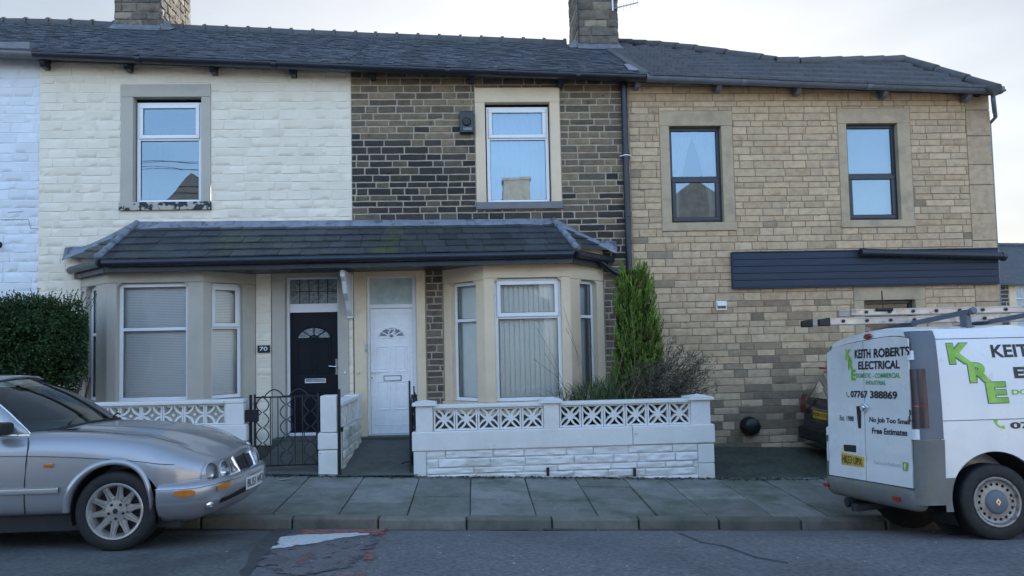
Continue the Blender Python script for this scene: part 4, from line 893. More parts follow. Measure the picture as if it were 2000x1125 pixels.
mb = MB(); mb.box(-3.0, XG1+.05, -2.17, -2.06, -.1, .255); mb.box(-3.0, XG0-.25, -2.19, -2.12, -.1, .26); tag(mb.build('path_edge', M['kerb'], bevel=.012), kind='structure')
sheet('planting_bed', XG1+.12, 3.15, -1.97, .3, lambda x, y: .80+.06*min(1, (y+1.97)/.4), M['soil'], amp=.04)
mb = MB(); mb.box(XG1+.12, 3.12, -1.97, -1.94, 0, .82); tag(mb.build('planting_bed', M['soil']), kind='structure')
zdr = lambda x, y: gz(x)+.195+.075*(y+2.1)
sheet('driveway', 3.1, 14, -2.08, .35, zdr, M['drive'], 40, 14, .012)
# dead leaves, moss and grit where the wall meets the pavement
mb = MB()
for i in range(900):
    x = random.uniform(-3.2, 3.3) if random.random() < .85 else random.uniform(3.3, 5); y = -2.13-abs(random.gauss(0, .05)); z = max(zpav(x, y), -.5)+.004; s_ = random.uniform(.008, .024); a = random.uniform(0, 6.28); k = random.uniform(.5, 1.4)
    mb.col = random.choice([(.05*k, .065*k, .03*k), (.07*k, .06*k, .04*k), (.04*k, .05*k, .03*k)])
    c_, q = math.cos(a)*s_, math.sin(a)*s_; mb.add([(x-c_, y-q, z), (x+q, y-c_, z+s_*.6), (x+c_, y+q, z+random.uniform(0, s_)), (x-q, y+c_, z+s_*.3)], [(0, 1, 2, 3)])
M['litter_leaf'] = mat('moss_and_leaf_litter', (1, 1, 1), .9, attr=True)
tag(mb.build('leaf_litter', M['litter_leaf']), 'mossy grit and dead leaves gathered along the foot of the garden walls', 'leaf litter', kind='stuff')
mb = MB()
spots = [(678, 932, .012), (552, 939, .03), (562, 938, .02), (596, 938, .012), (765, 960, .012)]
for i in range(110):
    px, py = random.uniform(430, 1900), random.uniform(940, 1120); p = GR(px, py, lambda x, y: zpav(x, y) if y > -4.1 else zroad(x, y))
    if -4.2 < p.y < -4.0: continue
    s_ = random.uniform(.003, .008); a = random.uniform(0, 3); mb.add([(p.x-s_*2*math.cos(a), p.y-s_, p.z+.016), (p.x+s_, p.y-s_*math.sin(a), p.z+.016), (p.x+s_*1.5, p.y+s_, p.z+.018), (p.x-s_, p.y+s_, p.z+.016)], [(0, 1, 2, 3)])
for px, py, s_ in spots:
    p = GR(px, py, zpav); mb.add([(p.x-s_*2, p.y-s_, p.z+.014), (p.x+s_, p.y-s_, p.z+.02), (p.x+s_*1.8, p.y+s_, p.z+.02), (p.x-s_, p.y+s_, p.z+.014)], [(0, 1, 2, 3)])
tag(mb.build('street_grit', M['litter']), 'tiny pale scraps and grit scattered over road and pavement', 'grit', kind='stuff')
p = GR(1465, 1026, zroad); mb = MB(); mb.hexa([(p.x-.10, p.y-.012, p.z+.016), (p.x+.1, p.y+.0, p.z+.016), (p.x+.1, p.y+.02, p.z+.016), (p.x-.1, p.y+.012, p.z+.016), (p.x-.10, p.y-.010, p.z+.022), (p.x+.1, p.y+.002, p.z+.03), (p.x+.1, p.y+.018, p.z+.03), (p.x-.1, p.y+.010, p.z+.022)])
tag(mb.build('litter_strip', M['litter']), 'thin white strip of litter lying in the gutter near the van', 'litter')

# ================================================================ garden walls
def screen_petal(mb, x, z, w, h, y0, y1):  # pierced block: eight curved arms from a hub to the frame
    m = lambda u, v, d: (x+w*u, d, z+h*v); t = .075
    for a in ((0, 0, 1, t), (0, 1-t, 1, 1), (0, t, t, 1-t), (1-t, t, 1, 1-t)):
        mb.prism([(a[0], a[1]), (a[2], a[1]), (a[2], a[3]), (a[0], a[3])], m, y0, y1)
    yi0, yi1 = y0+.008, y1-.008
    mb.prism([(.5+.165*math.cos(q*math.pi/6), .5+.165*math.sin(q*math.pi/6)) for q in range(12)], m, yi0-.004, yi1+.004)
    for k in range(4):
        ca, sa_ = math.cos(k*math.pi/2), math.sin(k*math.pi/2); rot = lambda u, v: (.5+(u*ca-v*sa_), .5+(u*sa_+v*ca))
        for s_ in (1, -1):                 # arm bows from the hub out to the corner, leaving a leaf on the diagonal
            L_, R__ = [], []
            for i in range(9):
                q = i/8; u = lerp(.10, .455, q); v = s_*(.045 + .30*q**2.0); wv = lerp(.050, .064, q)
                L_.append(rot(u, v+wv)); R__.append(rot(u, v-wv))
            for i in range(8): mb.prism([L_[i], R__[i], R__[i+1], L_[i+1]][::1], m, yi0, yi1)
def screen_circle(mb, x, z, w, h, y0, y1):  # pierced block: four arcs making a pointed star
    m = lambda u, v, d: (x+w*u, d, z+h*v); t = .07
    for a in ((0, 0, 1, t), (0, 1-t, 1, 1), (0, t, t, 1-t), (1-t, t, 1, 1-t)):
        mb.prism([(a[0], a[1]), (a[2], a[1]), (a[2], a[3]), (a[0], a[3])], m, y0, y1)
    for cx_, cy_, st_ in ((0, 0, 0), (1, 0, 1), (1, 1, 2), (0, 1, 3)):
        for i in range(10):
            a0, a1 = math.pi/2*(st_+i/10), math.pi/2*(st_+(i+1)/10); r0_, r1_ = .40, .50
            mb.prism([(cx_+r0_*math.cos(a0), cy_+r0_*math.sin(a0)), (cx_+r1_*math.cos(a0), cy_+r1_*math.sin(a0)), (cx_+r1_*math.cos(a1), cy_+r1_*math.sin(a1)), (cx_+r0_*math.cos(a1), cy_+r0_*math.sin(a1))], m, y0+.01, y1-.01)
    mb.prism([(.5, .42), (.58, .5), (.5, .58), (.42, .5)], m, y0+.01, y1-.01)
def rockface(parent, x0, x1, zf0, z1, y, m, T=None, name='stone_base', hc=(.085, .12)):
    mb = MB(); mb.T = T; z = min(zf0(x0), zf0(x1))-.05
    while z < z1-.02:
        h = random.uniform(*hc); e = z1 if z+h > z1-.05 else z+h; x = x0-random.uniform(0, .3)
        while x < x1:
            l = random.uniform(.3, .8); a, b = max(x0, x), min(x1, x+l); x += l
            if b-a < .05: continue
            b4 = len(mb.v); stone_face(mb, a, b, z, e, .006, .013, .022, lambda u: 99, e=.016, yb=.0, dx=.04, rows_=5)
            if T is None: mb.v[b4:] = [(p, q+y, r_) for p, q, r_ in mb.v[b4:]]
        z = e
    o = mb.build(name, m, parent, auto=42); return o
def cap(mb, x0, x1, y0, y1, z, h=.04, peak=.035):
    mb.box(x0, x1, y0, y1, z, z+h); c = ((x0+x1)/2, (y0+y1)/2, z+h+peak); mb.add([(x0, y0, z+h), (x1, y0, z+h), (x1, y1, z+h), (x0, y1, z+h), c], [(0, 1, 4), (1, 2, 4), (2, 3, 4), (3, 0, 4)])
Wx = lambda px: PX(px, WY, 810); Wz = lambda py, px: PZ(py, WY, px)
gw = thing('garden_wall', 'long white painted wall with flower-pattern pierced blocks, capped piers and rock-faced base', 'garden wall', (1.2, WY, .1))
xa, xb_ = Wx(806), Wx(1392); zl0, zl1 = Wz(873, 1100), Wz(836, 1100)
zsc0, zsc1 = Wz(838, 1100), Wz(792, 1100)
WB = WY+.26
rockface(gw, xa+.17, xb_-.22, lambda x: zpav(x, WY), zl0, WY, M['white_rock'])
mb = MB(); mb.box(xa+.01, xb_-.01, WY+.012, WB-.03, -.3, zl0-.005); mb.build('wall_core', M['white_paint'], gw)
mb = MB(); mb.box(xa+.004, xa+.168, WY-.022, WB, -.2, zl0-.003)
zz_ = -.25
for h in (.30, .24, .26): 
    e = min(zz_+h, zl0-.004); mb.box(xb_-.22, xb_-.002, WY-.024, WB, zz_+.003, e-.003); zz_ = e
mb.box(xb_-.22, xb_-.002, WY-.024, WB, zz_+.003, zl0-.004) if zl0-zz_ > .05 else None
mb.build('corner_stone', M['white_paint'], gw, bevel=.012)
mb = MB(); xm_ = Wx(1234); mb.box(xa-.012, xm_-.003, WY-.035, WB+.02, zl0, zl1); mb.box(xm_+.003, xb_+.012, WY-.035, WB+.02, zl0+.004, zl1+.001); mb.build('ledge', M['white_paint'], gw, bevel=.012)
piers = [(812, 845, 783), (1062, 1092, 777), (1350, 1387, 771)]
for l, r_, tp in piers:
    mb = MB(); mb.box(Wx(l), Wx(r_), WY-.015, WB, zl1, Wz(tp+9, (l+r_)/2)); o = mb.build('pier', M['white_paint'], gw, bevel=.008)
    mb = MB(); cap(mb, Wx(l)-.045, Wx(r_)+.045, WY-.06, WB+.05, Wz(tp+10, (l+r_)/2)); mb.build('pier_cap', M['white_paint'], o, bevel=.006)
for (l, r_, n) in ((846, 1062, 5), (1093, 1350, 6)):
    x0, x1 = Wx(l), Wx(r_); w = (x1-x0)/n
    for i in range(n):
        mb = MB(); screen_petal(mb, x0+i*w+.004, zl1+.004, w-.008, zsc1-zl1-.004, WY+.03, WY+.13); mb.build('pierced_block', M['white_paint'], gw)
    mb = MB(); mb.box(x0-.002, x1+.002, WY-.01, WY+.17, zsc1+.001, zsc1+.05); mb.build('coping', M['white_paint'], gw, bevel=.008)
for px in (1067, 1235):
    mb = MB(); x = Wx(px); z = zpav(x, WY)+.02; mb.box(x-.018, x+.018, WY-.045, WY-.02, z, z+.11); mb.build('weep_slot', M['rubber'], gw)
# wall of number 70, running off behind the silver car and the hedge
g7 = thing('garden_wall', 'low white wall with star-pattern pierced blocks behind the silver car bonnet', 'garden wall', (-4.5, WY, .2))
xl, xr_ = -8.0, Wx(476); zt7, zb7 = Wz(791, 330), Wz(832, 330)
n = 12; x1 = Wx(440); w = .272
for i in range(n):
    a = x1-(i+1)*w
    if a < xl: break
    mb = MB(); screen_circle(mb, a+.003, zb7, w-.006, zt7-zb7, WY+.03, WY+.13); mb.build('pierced_block', M['white_paint'], g7)
mb = MB(); mb.box(xl, xr_+.0, WY-.02, WY+.18, zt7+.002, zt7+.05); mb.build('coping', M['white_paint'], g7, bevel=.008)
mb = MB(); mb.box(x1+.002, xr_, WY-.012, WB, zb7-.002, zt7); mb.build('pier', M['white_paint'], g7, bevel=.008)
mb = MB(); mb.box(xl, Wx(482), WY-.035, WB+.02, zb7-.22, zb7-.004); mb.build('ledge', M['white_paint'], g7, bevel=.012)
rockface(g7, xl, Wx(480), lambda x: zpav(x, WY), zb7-.225, WY, M['white_rock'])
mb = MB(); mb.box(xl+.01, Wx(479), WY+.012, WB-.03, -.2, zb7-.23); mb.build('wall_core', M['white_paint'], g7)
# dividing wall between the two paths
gd = thing('dividing_wall', 'short white wall between the two front doors, square pier at its pavement end', 'garden wall', (-1.95, WY, .2))
pa, pb = Wx(621), Wx(659); mb = MB(); mb.box(pa, pb, WY-.02, WY+.28, zpav(-2, WY)-.03, Wz(879, 640)); mb.build('pier', M['white_paint'], gd, bevel=.02)
mb = MB(); mb.box(pa-.003, pb+.003, WY-.024, WY+.28, Wz(878, 640), Wz(846, 640)); mb.build('pier_block', M['white_paint'], gd, bevel=.012)
mb = MB(); mb.box(pa+.03, pb-.005, WY-.01, WY+.26, Wz(845, 640), Wz(773, 640)); mb.build('pier_block', M['white_paint'], gd, bevel=.015)
xw0, xw1 = pb-.17, pb+.02; zpt = Wz(846, 640); yb2 = -.25
T = basis((xw1, WY+.26), (xw1, yb2))
rockface(gd, 0, -yb2+WY+2*0 if False else (yb2-WY-.26), lambda x: .2, zpt+.02, 0, M['white_green'], T=T, hc=(.11, .16))
mb = MB(); mb.box(xw0, xw1-.012, WY+.26, yb2, -.1, zpt+.02); mb.build('wall_core', M['white_paint'], gd)
mb = MB(); m_len = yb2-WY-.26-.30; nb_ = 4; w = m_len/nb_
mb.T = T
for i in range(nb_): screen_petal(mb, .02+i*w, zpt+.03, w-.008, .30, .03, .11)
mb.build('pierced_block', M['white_paint'], gd)
mb = MB(); mb.box(xw0-.01, xw1+.012, WY+.24, yb2-.1, zpt+.335, zpt+.385); mb.build('coping', M['white_paint'], gd, bevel=.01)
mb = MB(); mb.box(xw0-.02, xw1+.014, yb2-.28, yb2+.03, zpt+.022, zpt+.40); mb.build('pier', M['white_paint'], gd, bevel=.012)
# ================================================================ gates
def wavy(x, z0, z1, y, amp, n, ph=0):
    return [(x+amp*math.sin(ph+math.pi*2*n*i/(n*12)), y, lerp(z0, z1, i/(n*12))) for i in range(n*12+1)]
def gate_bars(parent, W, z0, z1):
    """a leaf in its own frame: u 0..W, heights z0..z1; returns meshes via map"""
    out = {}
    mb = MB(); r_ = .009
    for u in (0, W): mb.bar((u, 0, z0-.02), (u, 0, z1+.04), .022, .022, up=(0, 1, 0))
    mb.bar((0, 0, z0), (W, 0, z0), .02, .02); mb.bar((0, 0, z1), (W, 0, z1), .02, .02)
    out['gate_frame'] = mb
    b = MB(); k = 7
    us = [W*i/8 for i in (1, 2, 3.2, 4, 4.8, 6, 7)]
    for u in (W*.245, W*.365, W*.50 if False else W*.635, W*.755): b.tube([(u, 0, z0), (u, 0, z1)], r_*.8, 6)
    out['bar'] = b
    s_ = MB()
    for c in (W*.12, W*.5, W*.88):
        a = W*.10
        for sg in (1, -1):
            pts = []; n = 72
            for i in range(n+1):
                t = i/n; ph = abs(math.sin(math.pi*(4.5*t+(.5 if c != W*.5 else 0)))); pts.append((c+sg*a*(.12+.88*ph**.9), 0, lerp(z0, z1, t)))
            s_.tube(pts, r_*.85, 6)
    out['scroll_bar'] = s_
    t = MB()
    for u0, u1 in ((W*.16, W*.45), (W*.55, W*.84)):
        pts = [(lerp(u0, u1, i/16), 0, z1+.012+.085*math.sin(math.pi*i/16)**.8) for i in range(17)]; t.tube([(u0-.04, 0, z1+.012)]+pts+[(u1+.04, 0, z1+.012)], r_, 6)
    out['top_scroll'] = t
    return out
gx0, gx1 = Wx(486), Wx(619); gzb, gzt = Wz(911, 550), Wz(776, 550)
gt = thing('iron_gate', 'closed black wrought iron gate with wavy bars in front of the black door', 'gate', (gx0, WY+.1, gzb))
for nm, mb in gate_bars(gt, gx1-gx0-.06, gzb, gzt).items():
    mb.T = None; mb.v = [(gx0+.05+a, WY+.1+b, c) for a, b, c in mb.v]; mb.build(nm, M['iron'], gt)
mb = MB(); mb.bar((gx0-.005, WY+.1, zpav(gx0, WY)), (gx0-.005, WY+.1, Wz(772, 486)), .03, .03, up=(0, 1, 0)); mb.build('gate_post', M['iron'], gt)
mb = MB(); a, b = P(480, 824, WY+.05), P(504, 800, WY+.05); mb.box(a.x, b.x, WY+.02, WY+.09, a.z, b.z); mb.tube([(a.x+.05, WY+.055, b.z), (a.x+.05, WY+.055, b.z+.05)], .008, 6); mb.build('lock_box', M['iron'], gt, bevel=.004)
g2 = thing('iron_gate', 'black iron gate standing wide open beside the long white wall, seen edge-on', 'gate', (PX(803, WY+.1, 800), WY+.1, .3))
xg = PX(801, WY+.1, 800)
for nm, mb in gate_bars(g2, .92, zpath(xg, WY)+.08, Wz(790, 803)).items():
    mb.v = [(xg+.012*a+b, WY+.12+a, c+.03*a) for a, b, c in mb.v]; mb.build(nm, M['iron'], g2)
mb = MB(); mb.bar((xg, WY+.06, zpav(xg, WY)), (xg, WY+.06, Wz(744, 803)), .024, .024, up=(0, 1, 0)); mb.bar((xg+.055, WY+.10, zpav(xg, WY)), (xg+.055, WY+.10, Wz(755, 803)), .018, .018, up=(0, 1, 0)); mb.build('gate_post', M['iron'], g2)
mb = MB(); z = .3+.06; mb.bar((xg-.15, WY+.3, z), (xg, WY+.32, z+.03), .02, .02); mb.build('drop_bolt', M['iron'], g2)
gp = thing('latch_post', 'slim black iron latch post fixed to the square white pier', 'post', (Wx(661), WY, .25))
mb = MB(); x = Wx(661)+.01; mb.bar((x, WY+.0, zpav(x, WY)), (x, WY+.0, Wz(760, 661)), .034, .034, up=(0, 1, 0)); mb.build('post', M['iron'], gp)
mb = MB(); mb.box(x, x+.05, WY-.01, WY+.02, .84, .90); mb.build('latch', M['iron'], gp)

# ================================================================ plants
def leaf_mat(name, tr=.25, rough=.5):
    m = mat(name, (1, 1, 1), rough, var=.15, scale=5, attr=True, spec=.12); return m
M['hedge'] = leaf_mat('privet_leaves'); M['conifer'] = leaf_mat('conifer_sprays', rough=.6); M['grass'] = leaf_mat('grass_blades'); M['shrub'] = leaf_mat('feathery_shrub_leaves'); M['twig'] = mat('bare_twigs', (.07, .05, .04), .8)
def leaf(mb, c, d, s, w):
    d = d.normalized(); t = d.cross(Vector((random.uniform(-1, 1), random.uniform(-1, 1), random.uniform(-1, 1))))
    if t.length < 1e-3: return
    t.normalize(); mb.add([c-d*s*.5, c+t*w*.5, c+d*s*.5, c-t*w*.5], [(0, 1, 2, 3)])
rnd = random.Random(11)
def rvec(): return Vector((random.gauss(0, 1), random.gauss(0, 1), random.gauss(0, 1)))
hd = thing('garden_hedge', 'rounded dark green privet hedge above the silver car roof', 'hedge', (-5.9, -1.7, .3))
mb = MB(); HC = Vector((PX(40, -1.35, 650), -1.25, PZ(668, -1.35, 60)))
for i in range(42000):
    d = rvec().normalized(); rr = random.random()**.30
    lump = 1+.10*noise.noise(d*2.3)+.07*noise.noise(d*5)
    p = HC+Vector((d.x*1.14, d.y*.70, d.z*.92))*rr*lump
    if d.z > 0: p.z = HC.z+d.z**.75*.66*rr*lump
    if p.x > PX(172, p.y, 650): continue
    if rr > .86 and noise.noise(p*4.5) < -.12: continue
    k = random.uniform(.55, 1.5)*(1+.6*noise.noise(p*3.5)); mb.col = (.028*k, .055*k, .022*k) if random.random() < .85 else (.05*k, .08*k, .028*k)
    leaf(mb, p, rvec()+d*.8+Vector((0, 0, .4)), random.uniform(.03, .055)*(1.5 if rr < .8 else 1), random.uniform(.016, .026)*(1.6 if rr < .8 else 1))
for i in range(160):                       # shoots standing out of the clipped top
    x = random.uniform(-7.2, PX(165, -1.3, 600)); y = random.uniform(-1.7, -.8); b = Vector((x, y, HC.z+.47)); tip = b+Vector((random.uniform(-.1, .12), random.uniform(-.08, .08), random.uniform(.10, .27)))
    for j in range(9):
        q = b.lerp(tip, j/8); k = random.uniform(.7, 1.5); mb.col = (.028*k, .055*k, .02*k); leaf(mb, q, (tip-b).normalized()+rvec()*.5, .045, .018)
mb.build('foliage', M['hedge'], hd); mb = MB()
for i in range(14):
    x = random.uniform(-6.9, -5.5); mb.tube([(x, -1.3, .2), (x+random.uniform(-.1, .1), -1.3+random.uniform(-.2, .2), .9), (x+random.uniform(-.3, .3), -1.3+random.uniform(-.3, .3), 1.6)], [.03, .022, .01], 6)
mb.build('stem', M['twig'], hd)
cf = thing('conifer', 'bright green columnar conifer with a ragged narrow top beside the bay', 'tree', (PX(1245, -1.1, 780), -1.1, .4))
mb = MB(); cyl = -1.0
def cz(py): return PZ(py, cyl, 1245)
prof = [(790, 1190, 1290), (740, 1192, 1300), (700, 1194, 1299), (660, 1196, 1296), (620, 1199, 1285), (580, 1203, 1276), (550, 1206, 1270), (535, 1211, 1266), (524, 1217, 1260), (516, 1223, 1254)]
def cspan(py): return PX(interp(-py, [-q[0] for q in prof], [q[1] for q in prof]), cyl, py), PX(interp(-py, [-q[0] for q in prof], [q[2] for q in prof]), cyl, py)
for i in range(680):                       # upswept sprays, each a little fan of scale leaves, with gaps between them
    py = 534+256*random.random()**1.0; xl_, xr2 = cspan(py); cx_, rr = (xl_+xr2)/2, (xr2-xl_)/2; a = random.uniform(0, 6.283); r_ = random.random()**.4*random.uniform(.86, 1.02)
    root = Vector((cx_+math.cos(a)*rr*r_*.82, cyl+math.sin(a)*rr*.75*r_, cz(py)-.10)); out = Vector((math.cos(a)*.34, math.sin(a)*.34, 1)).normalized(); L_ = random.uniform(.20, .36); tone = random.uniform(.6, 1.45); br = random.random() < .04
    fan = Vector((-math.sin(a), math.cos(a), 0))*.5+rvec()*.25
    for j in range(44):
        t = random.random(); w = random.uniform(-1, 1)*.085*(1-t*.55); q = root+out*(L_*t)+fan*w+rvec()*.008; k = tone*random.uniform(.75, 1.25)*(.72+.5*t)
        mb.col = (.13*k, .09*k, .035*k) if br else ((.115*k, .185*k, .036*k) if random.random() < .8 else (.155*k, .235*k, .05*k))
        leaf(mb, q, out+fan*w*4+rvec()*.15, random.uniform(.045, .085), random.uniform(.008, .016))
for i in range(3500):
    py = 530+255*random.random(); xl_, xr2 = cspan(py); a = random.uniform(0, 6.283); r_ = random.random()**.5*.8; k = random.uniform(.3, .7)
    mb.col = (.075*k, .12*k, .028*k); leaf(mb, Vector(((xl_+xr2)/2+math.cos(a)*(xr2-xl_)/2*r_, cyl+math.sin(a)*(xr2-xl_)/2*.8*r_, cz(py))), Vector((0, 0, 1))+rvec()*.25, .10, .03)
for i in range(46):
    b = Vector((PX(1240, cyl, 540)+random.uniform(-.20, .20), cyl+random.uniform(-.16, .16), cz(random.uniform(538, 610)))); tip = b+Vector((random.uniform(-.09, .09), random.uniform(-.05, .05), random.uniform(.08, .20)))
    for j in range(9):
        k = random.uniform(.8, 1.4); mb.col = (.07*k, .125*k, .026*k); leaf(mb, b.lerp(tip, j/8), tip-b+rvec()*.05, .06, .012)
mb.build('foliage', M['conifer'], cf); mb = MB(); xt_ = PX(1245, cyl, 700); mb.tube([(xt_, cyl, .3), (xt_, cyl, 1.4), (xt_-.02, cyl, 2.6)], [.06, .045, .015], 8); mb.build('trunk', M['twig'], cf)
# tufts of strappy grass with a few tall dry stalks
gr_ = thing('grass_clump', 'strappy green grass clump with tall dry stalks behind the pierced wall', 'plant', (1.7, -1.55, .4)); mb = MB()
for i in range(650):
    px = random.gauss(1175, 42); px = max(1095, min(1285, px)); b = Vector((PX(px, -1.5, 790)+random.uniform(-.05, .05), random.uniform(-1.85, -1.1), .84)); h = random.uniform(.50, .92)*(1-.25*abs(px-1180)/90); a = random.uniform(0, 6.28); ln = random.uniform(.1, .42); k = random.uniform(.5, 1.5)
    mb.col = random.choice([(.045*k, .085*k, .030*k), (.032*k, .065*k, .028*k), (.06*k, .085*k, .035*k), (.12*k, .115*k, .06*k)] ) ; w = random.uniform(.006, .012); n = 6; pts = []
    for j in range(n+1):
        t = j/n; pts.append(b+Vector((math.cos(a)*ln*t*t, math.sin(a)*ln*.5*t*t, h*(t-.28*t**3))))
    sdv = Vector((-math.sin(a), math.cos(a), 0))
    if abs(sdv.x) < .3: sdv = Vector((1, 0, 0))
    mb.grid([[p-sdv*w*(1-j/n*.85), p+sdv*w*(1-j/n*.85)] for j, p in enumerate(pts)])
mb.build('blades', M['grass'], gr_); mb = MB()
for (p0, p1) in (((1110, 780), (1048, 640)), ((1120, 780), (1040, 700)), ((1098, 770), (1064, 690)), ((1190, 740), (1205, 560)), ((1200, 760), (1225, 640)), ((1150, 770), (1105, 640)), ((1140, 770), (1100, 600)), ((1185, 770), (1190, 600)), ((1240, 760), (1232, 600)), ((1165, 770), (1150, 650))):
    a, b = P(*p0, -1.5), P(*p1, -1.6); mid = a.lerp(b, .5)+Vector((.03, 0, .06)); mb.tube([a, mid, b], [.004, .003, .002], 5)
    for j in range(10):
        q = mid.lerp(b, .4+.6*j/10); leaf(mb, q, Vector((random.uniform(-1, 1), 0, 1)), .03, .006)
M['straw'] = mat('dry_stalk', (.22, .17, .11), .8); mb.build('dry_stalk', M['straw'], gr_)
# feathery grey-brown shrub leaning right
sh = thing('feathery_shrub', 'grey-brown feathery shrub spreading over the right end of the wall', 'shrub', (2.55, -1.5, .4)); mb = MB(); tw = MB()
base = Vector((PX(1262, -1.5, 790), -1.45, .85))
tips = [(1392, 690), (1385, 705), (1370, 722), (1345, 668), (1330, 660), (1362, 740), (1310, 690), (1380, 745), (1290, 700), (1350, 760), (1390, 720), (1270, 705), (1250, 700), (1235, 715), (1320, 720), (1340, 745), (1365, 700), (1355, 690), (1210, 730), (1300, 740), (1330, 700), (1280, 730), (1335, 775), (1395, 735)]
for t_ in tips*5:
    tp = P(t_[0]+random.uniform(-16, 12), t_[1]+random.uniform(-8, 24), -1.5+random.uniform(-.35, .3)); b = base+Vector((random.uniform(-.25, .35), random.uniform(-.2, .2), 0)); mid = b.lerp(tp, .55)+Vector((-.06, random.uniform(-.05, .05), .12)); pts = []
    for j in range(9):
        t = j/8; pts.append(b*(1-t)**2+mid*2*t*(1-t)+tp*t*t)
    tw.tube(pts, [.006-.0006*j for j in range(9)], 4, caps=False)
    for j in range(70):
        t = random.uniform(.15, 1); q = b*(1-t)**2+mid*2*t*(1-t)+tp*t*t; d = (tp-b).normalized(); k = random.uniform(.6, 1.5)
        mb.col = random.choice([(.13*k, .11*k, .082*k), (.085*k, .095*k, .062*k), (.15*k, .12*k, .09*k), (.085*k, .085*k, .058*k)]); o_ = rvec()*.03; leaf(mb, q+o_, d+rvec()*.5, random.uniform(.025, .06), .014)
mb.build('foliage', M['shrub'], sh); tw.build('twigs', M['twig'], sh)
# ================================================================ far house down the side street
bg_ = thing('far_house', 'distant slate-roofed house seen past the end wall at the right edge', 'house', (16, 14, 0))
by = 14.0; q = lambda px, py: P(px, py, by)
mb = MB(); e0, e1 = q(1900, 553), q(2120, 556); r0_, r1__ = P(1900, 474, by+3.5), P(2120, 480, by+3.5)
mb.hexa([(e0.x-3, by-.3, e0.z-.06), (e1.x+3, by-.3, e1.z-.06), (e1.x+3, by+3.5, r1__.z-.06), (e0.x-3, by+3.5, r0_.z-.06), (e0.x-3, by-.3, e0.z), (e1.x+3, by-.3, e1.z), (e1.x+3, by+3.5, r1__.z), (e0.x-3, by+3.5, r0_.z)]); rf = mb.build('roof', mat('far_slate_roof', (.07, .075, .085), .6, var=.2, scale=3), bg_)
mb = MB()
for i in range(26):
    x = lerp(e0.x-3, e1.x+3, i/26); z = lerp(r0_.z, r1__.z, i/26); mb.tube([(x, by+3.5, z), (x+.4, by+3.5, z)], .1, 8)
mb.build('ridge', M['ridge'], rf)
wx0, wx1 = q(1985, 600).x, q(2060, 600).x; wz0, wz1 = q(1990, 660).z, q(1990, 559).z
stone_wall(bg_, e0.x-3, e1.x+3, -2, e0.z, [(wx0-.25, wx1+.25, wz0-.2, wz1+.15)], lambda x: e0.z, M['stone_dark'], M['mortar_pale'], (.13, .16), (.3, .6), .03, .01, .008, lambda x, z: (.07, .065, .06), y=by)
T = basis((0, by), (1, by)); surround(bg_, T, (wx0-.25, wx1+.25, wz0-.2, wz1+.15), (wx0, wx1, wz0, wz1), M['ivory'], M['ivory'])
window(bg_, T, wx0, wx1, wz0, wz1, .05, M['upvc'], M['glass'], transom=q(1990, 583).z, backing='sheer')
mb = MB(); a = q(1941, 425); b = q(1941, 480); mb.tube([a+Vector((0, 3, 0)), b+Vector((0, 3.2, 0))], .03, 6); c0, c1 = q(1939, 428), q(1976, 425); mb.tube([c0+Vector((0, 3, 0)), c1+Vector((0, 3, 0))], .02, 5)
for i in range(8):
    p = c0.lerp(c1, .12+i*.125)+Vector((0, 3, 0)); mb.tube([p-Vector((0, 0, .1)), p+Vector((0, 0, .1))], .012, 5)
mb.build('aerial', M['steel'], rf)
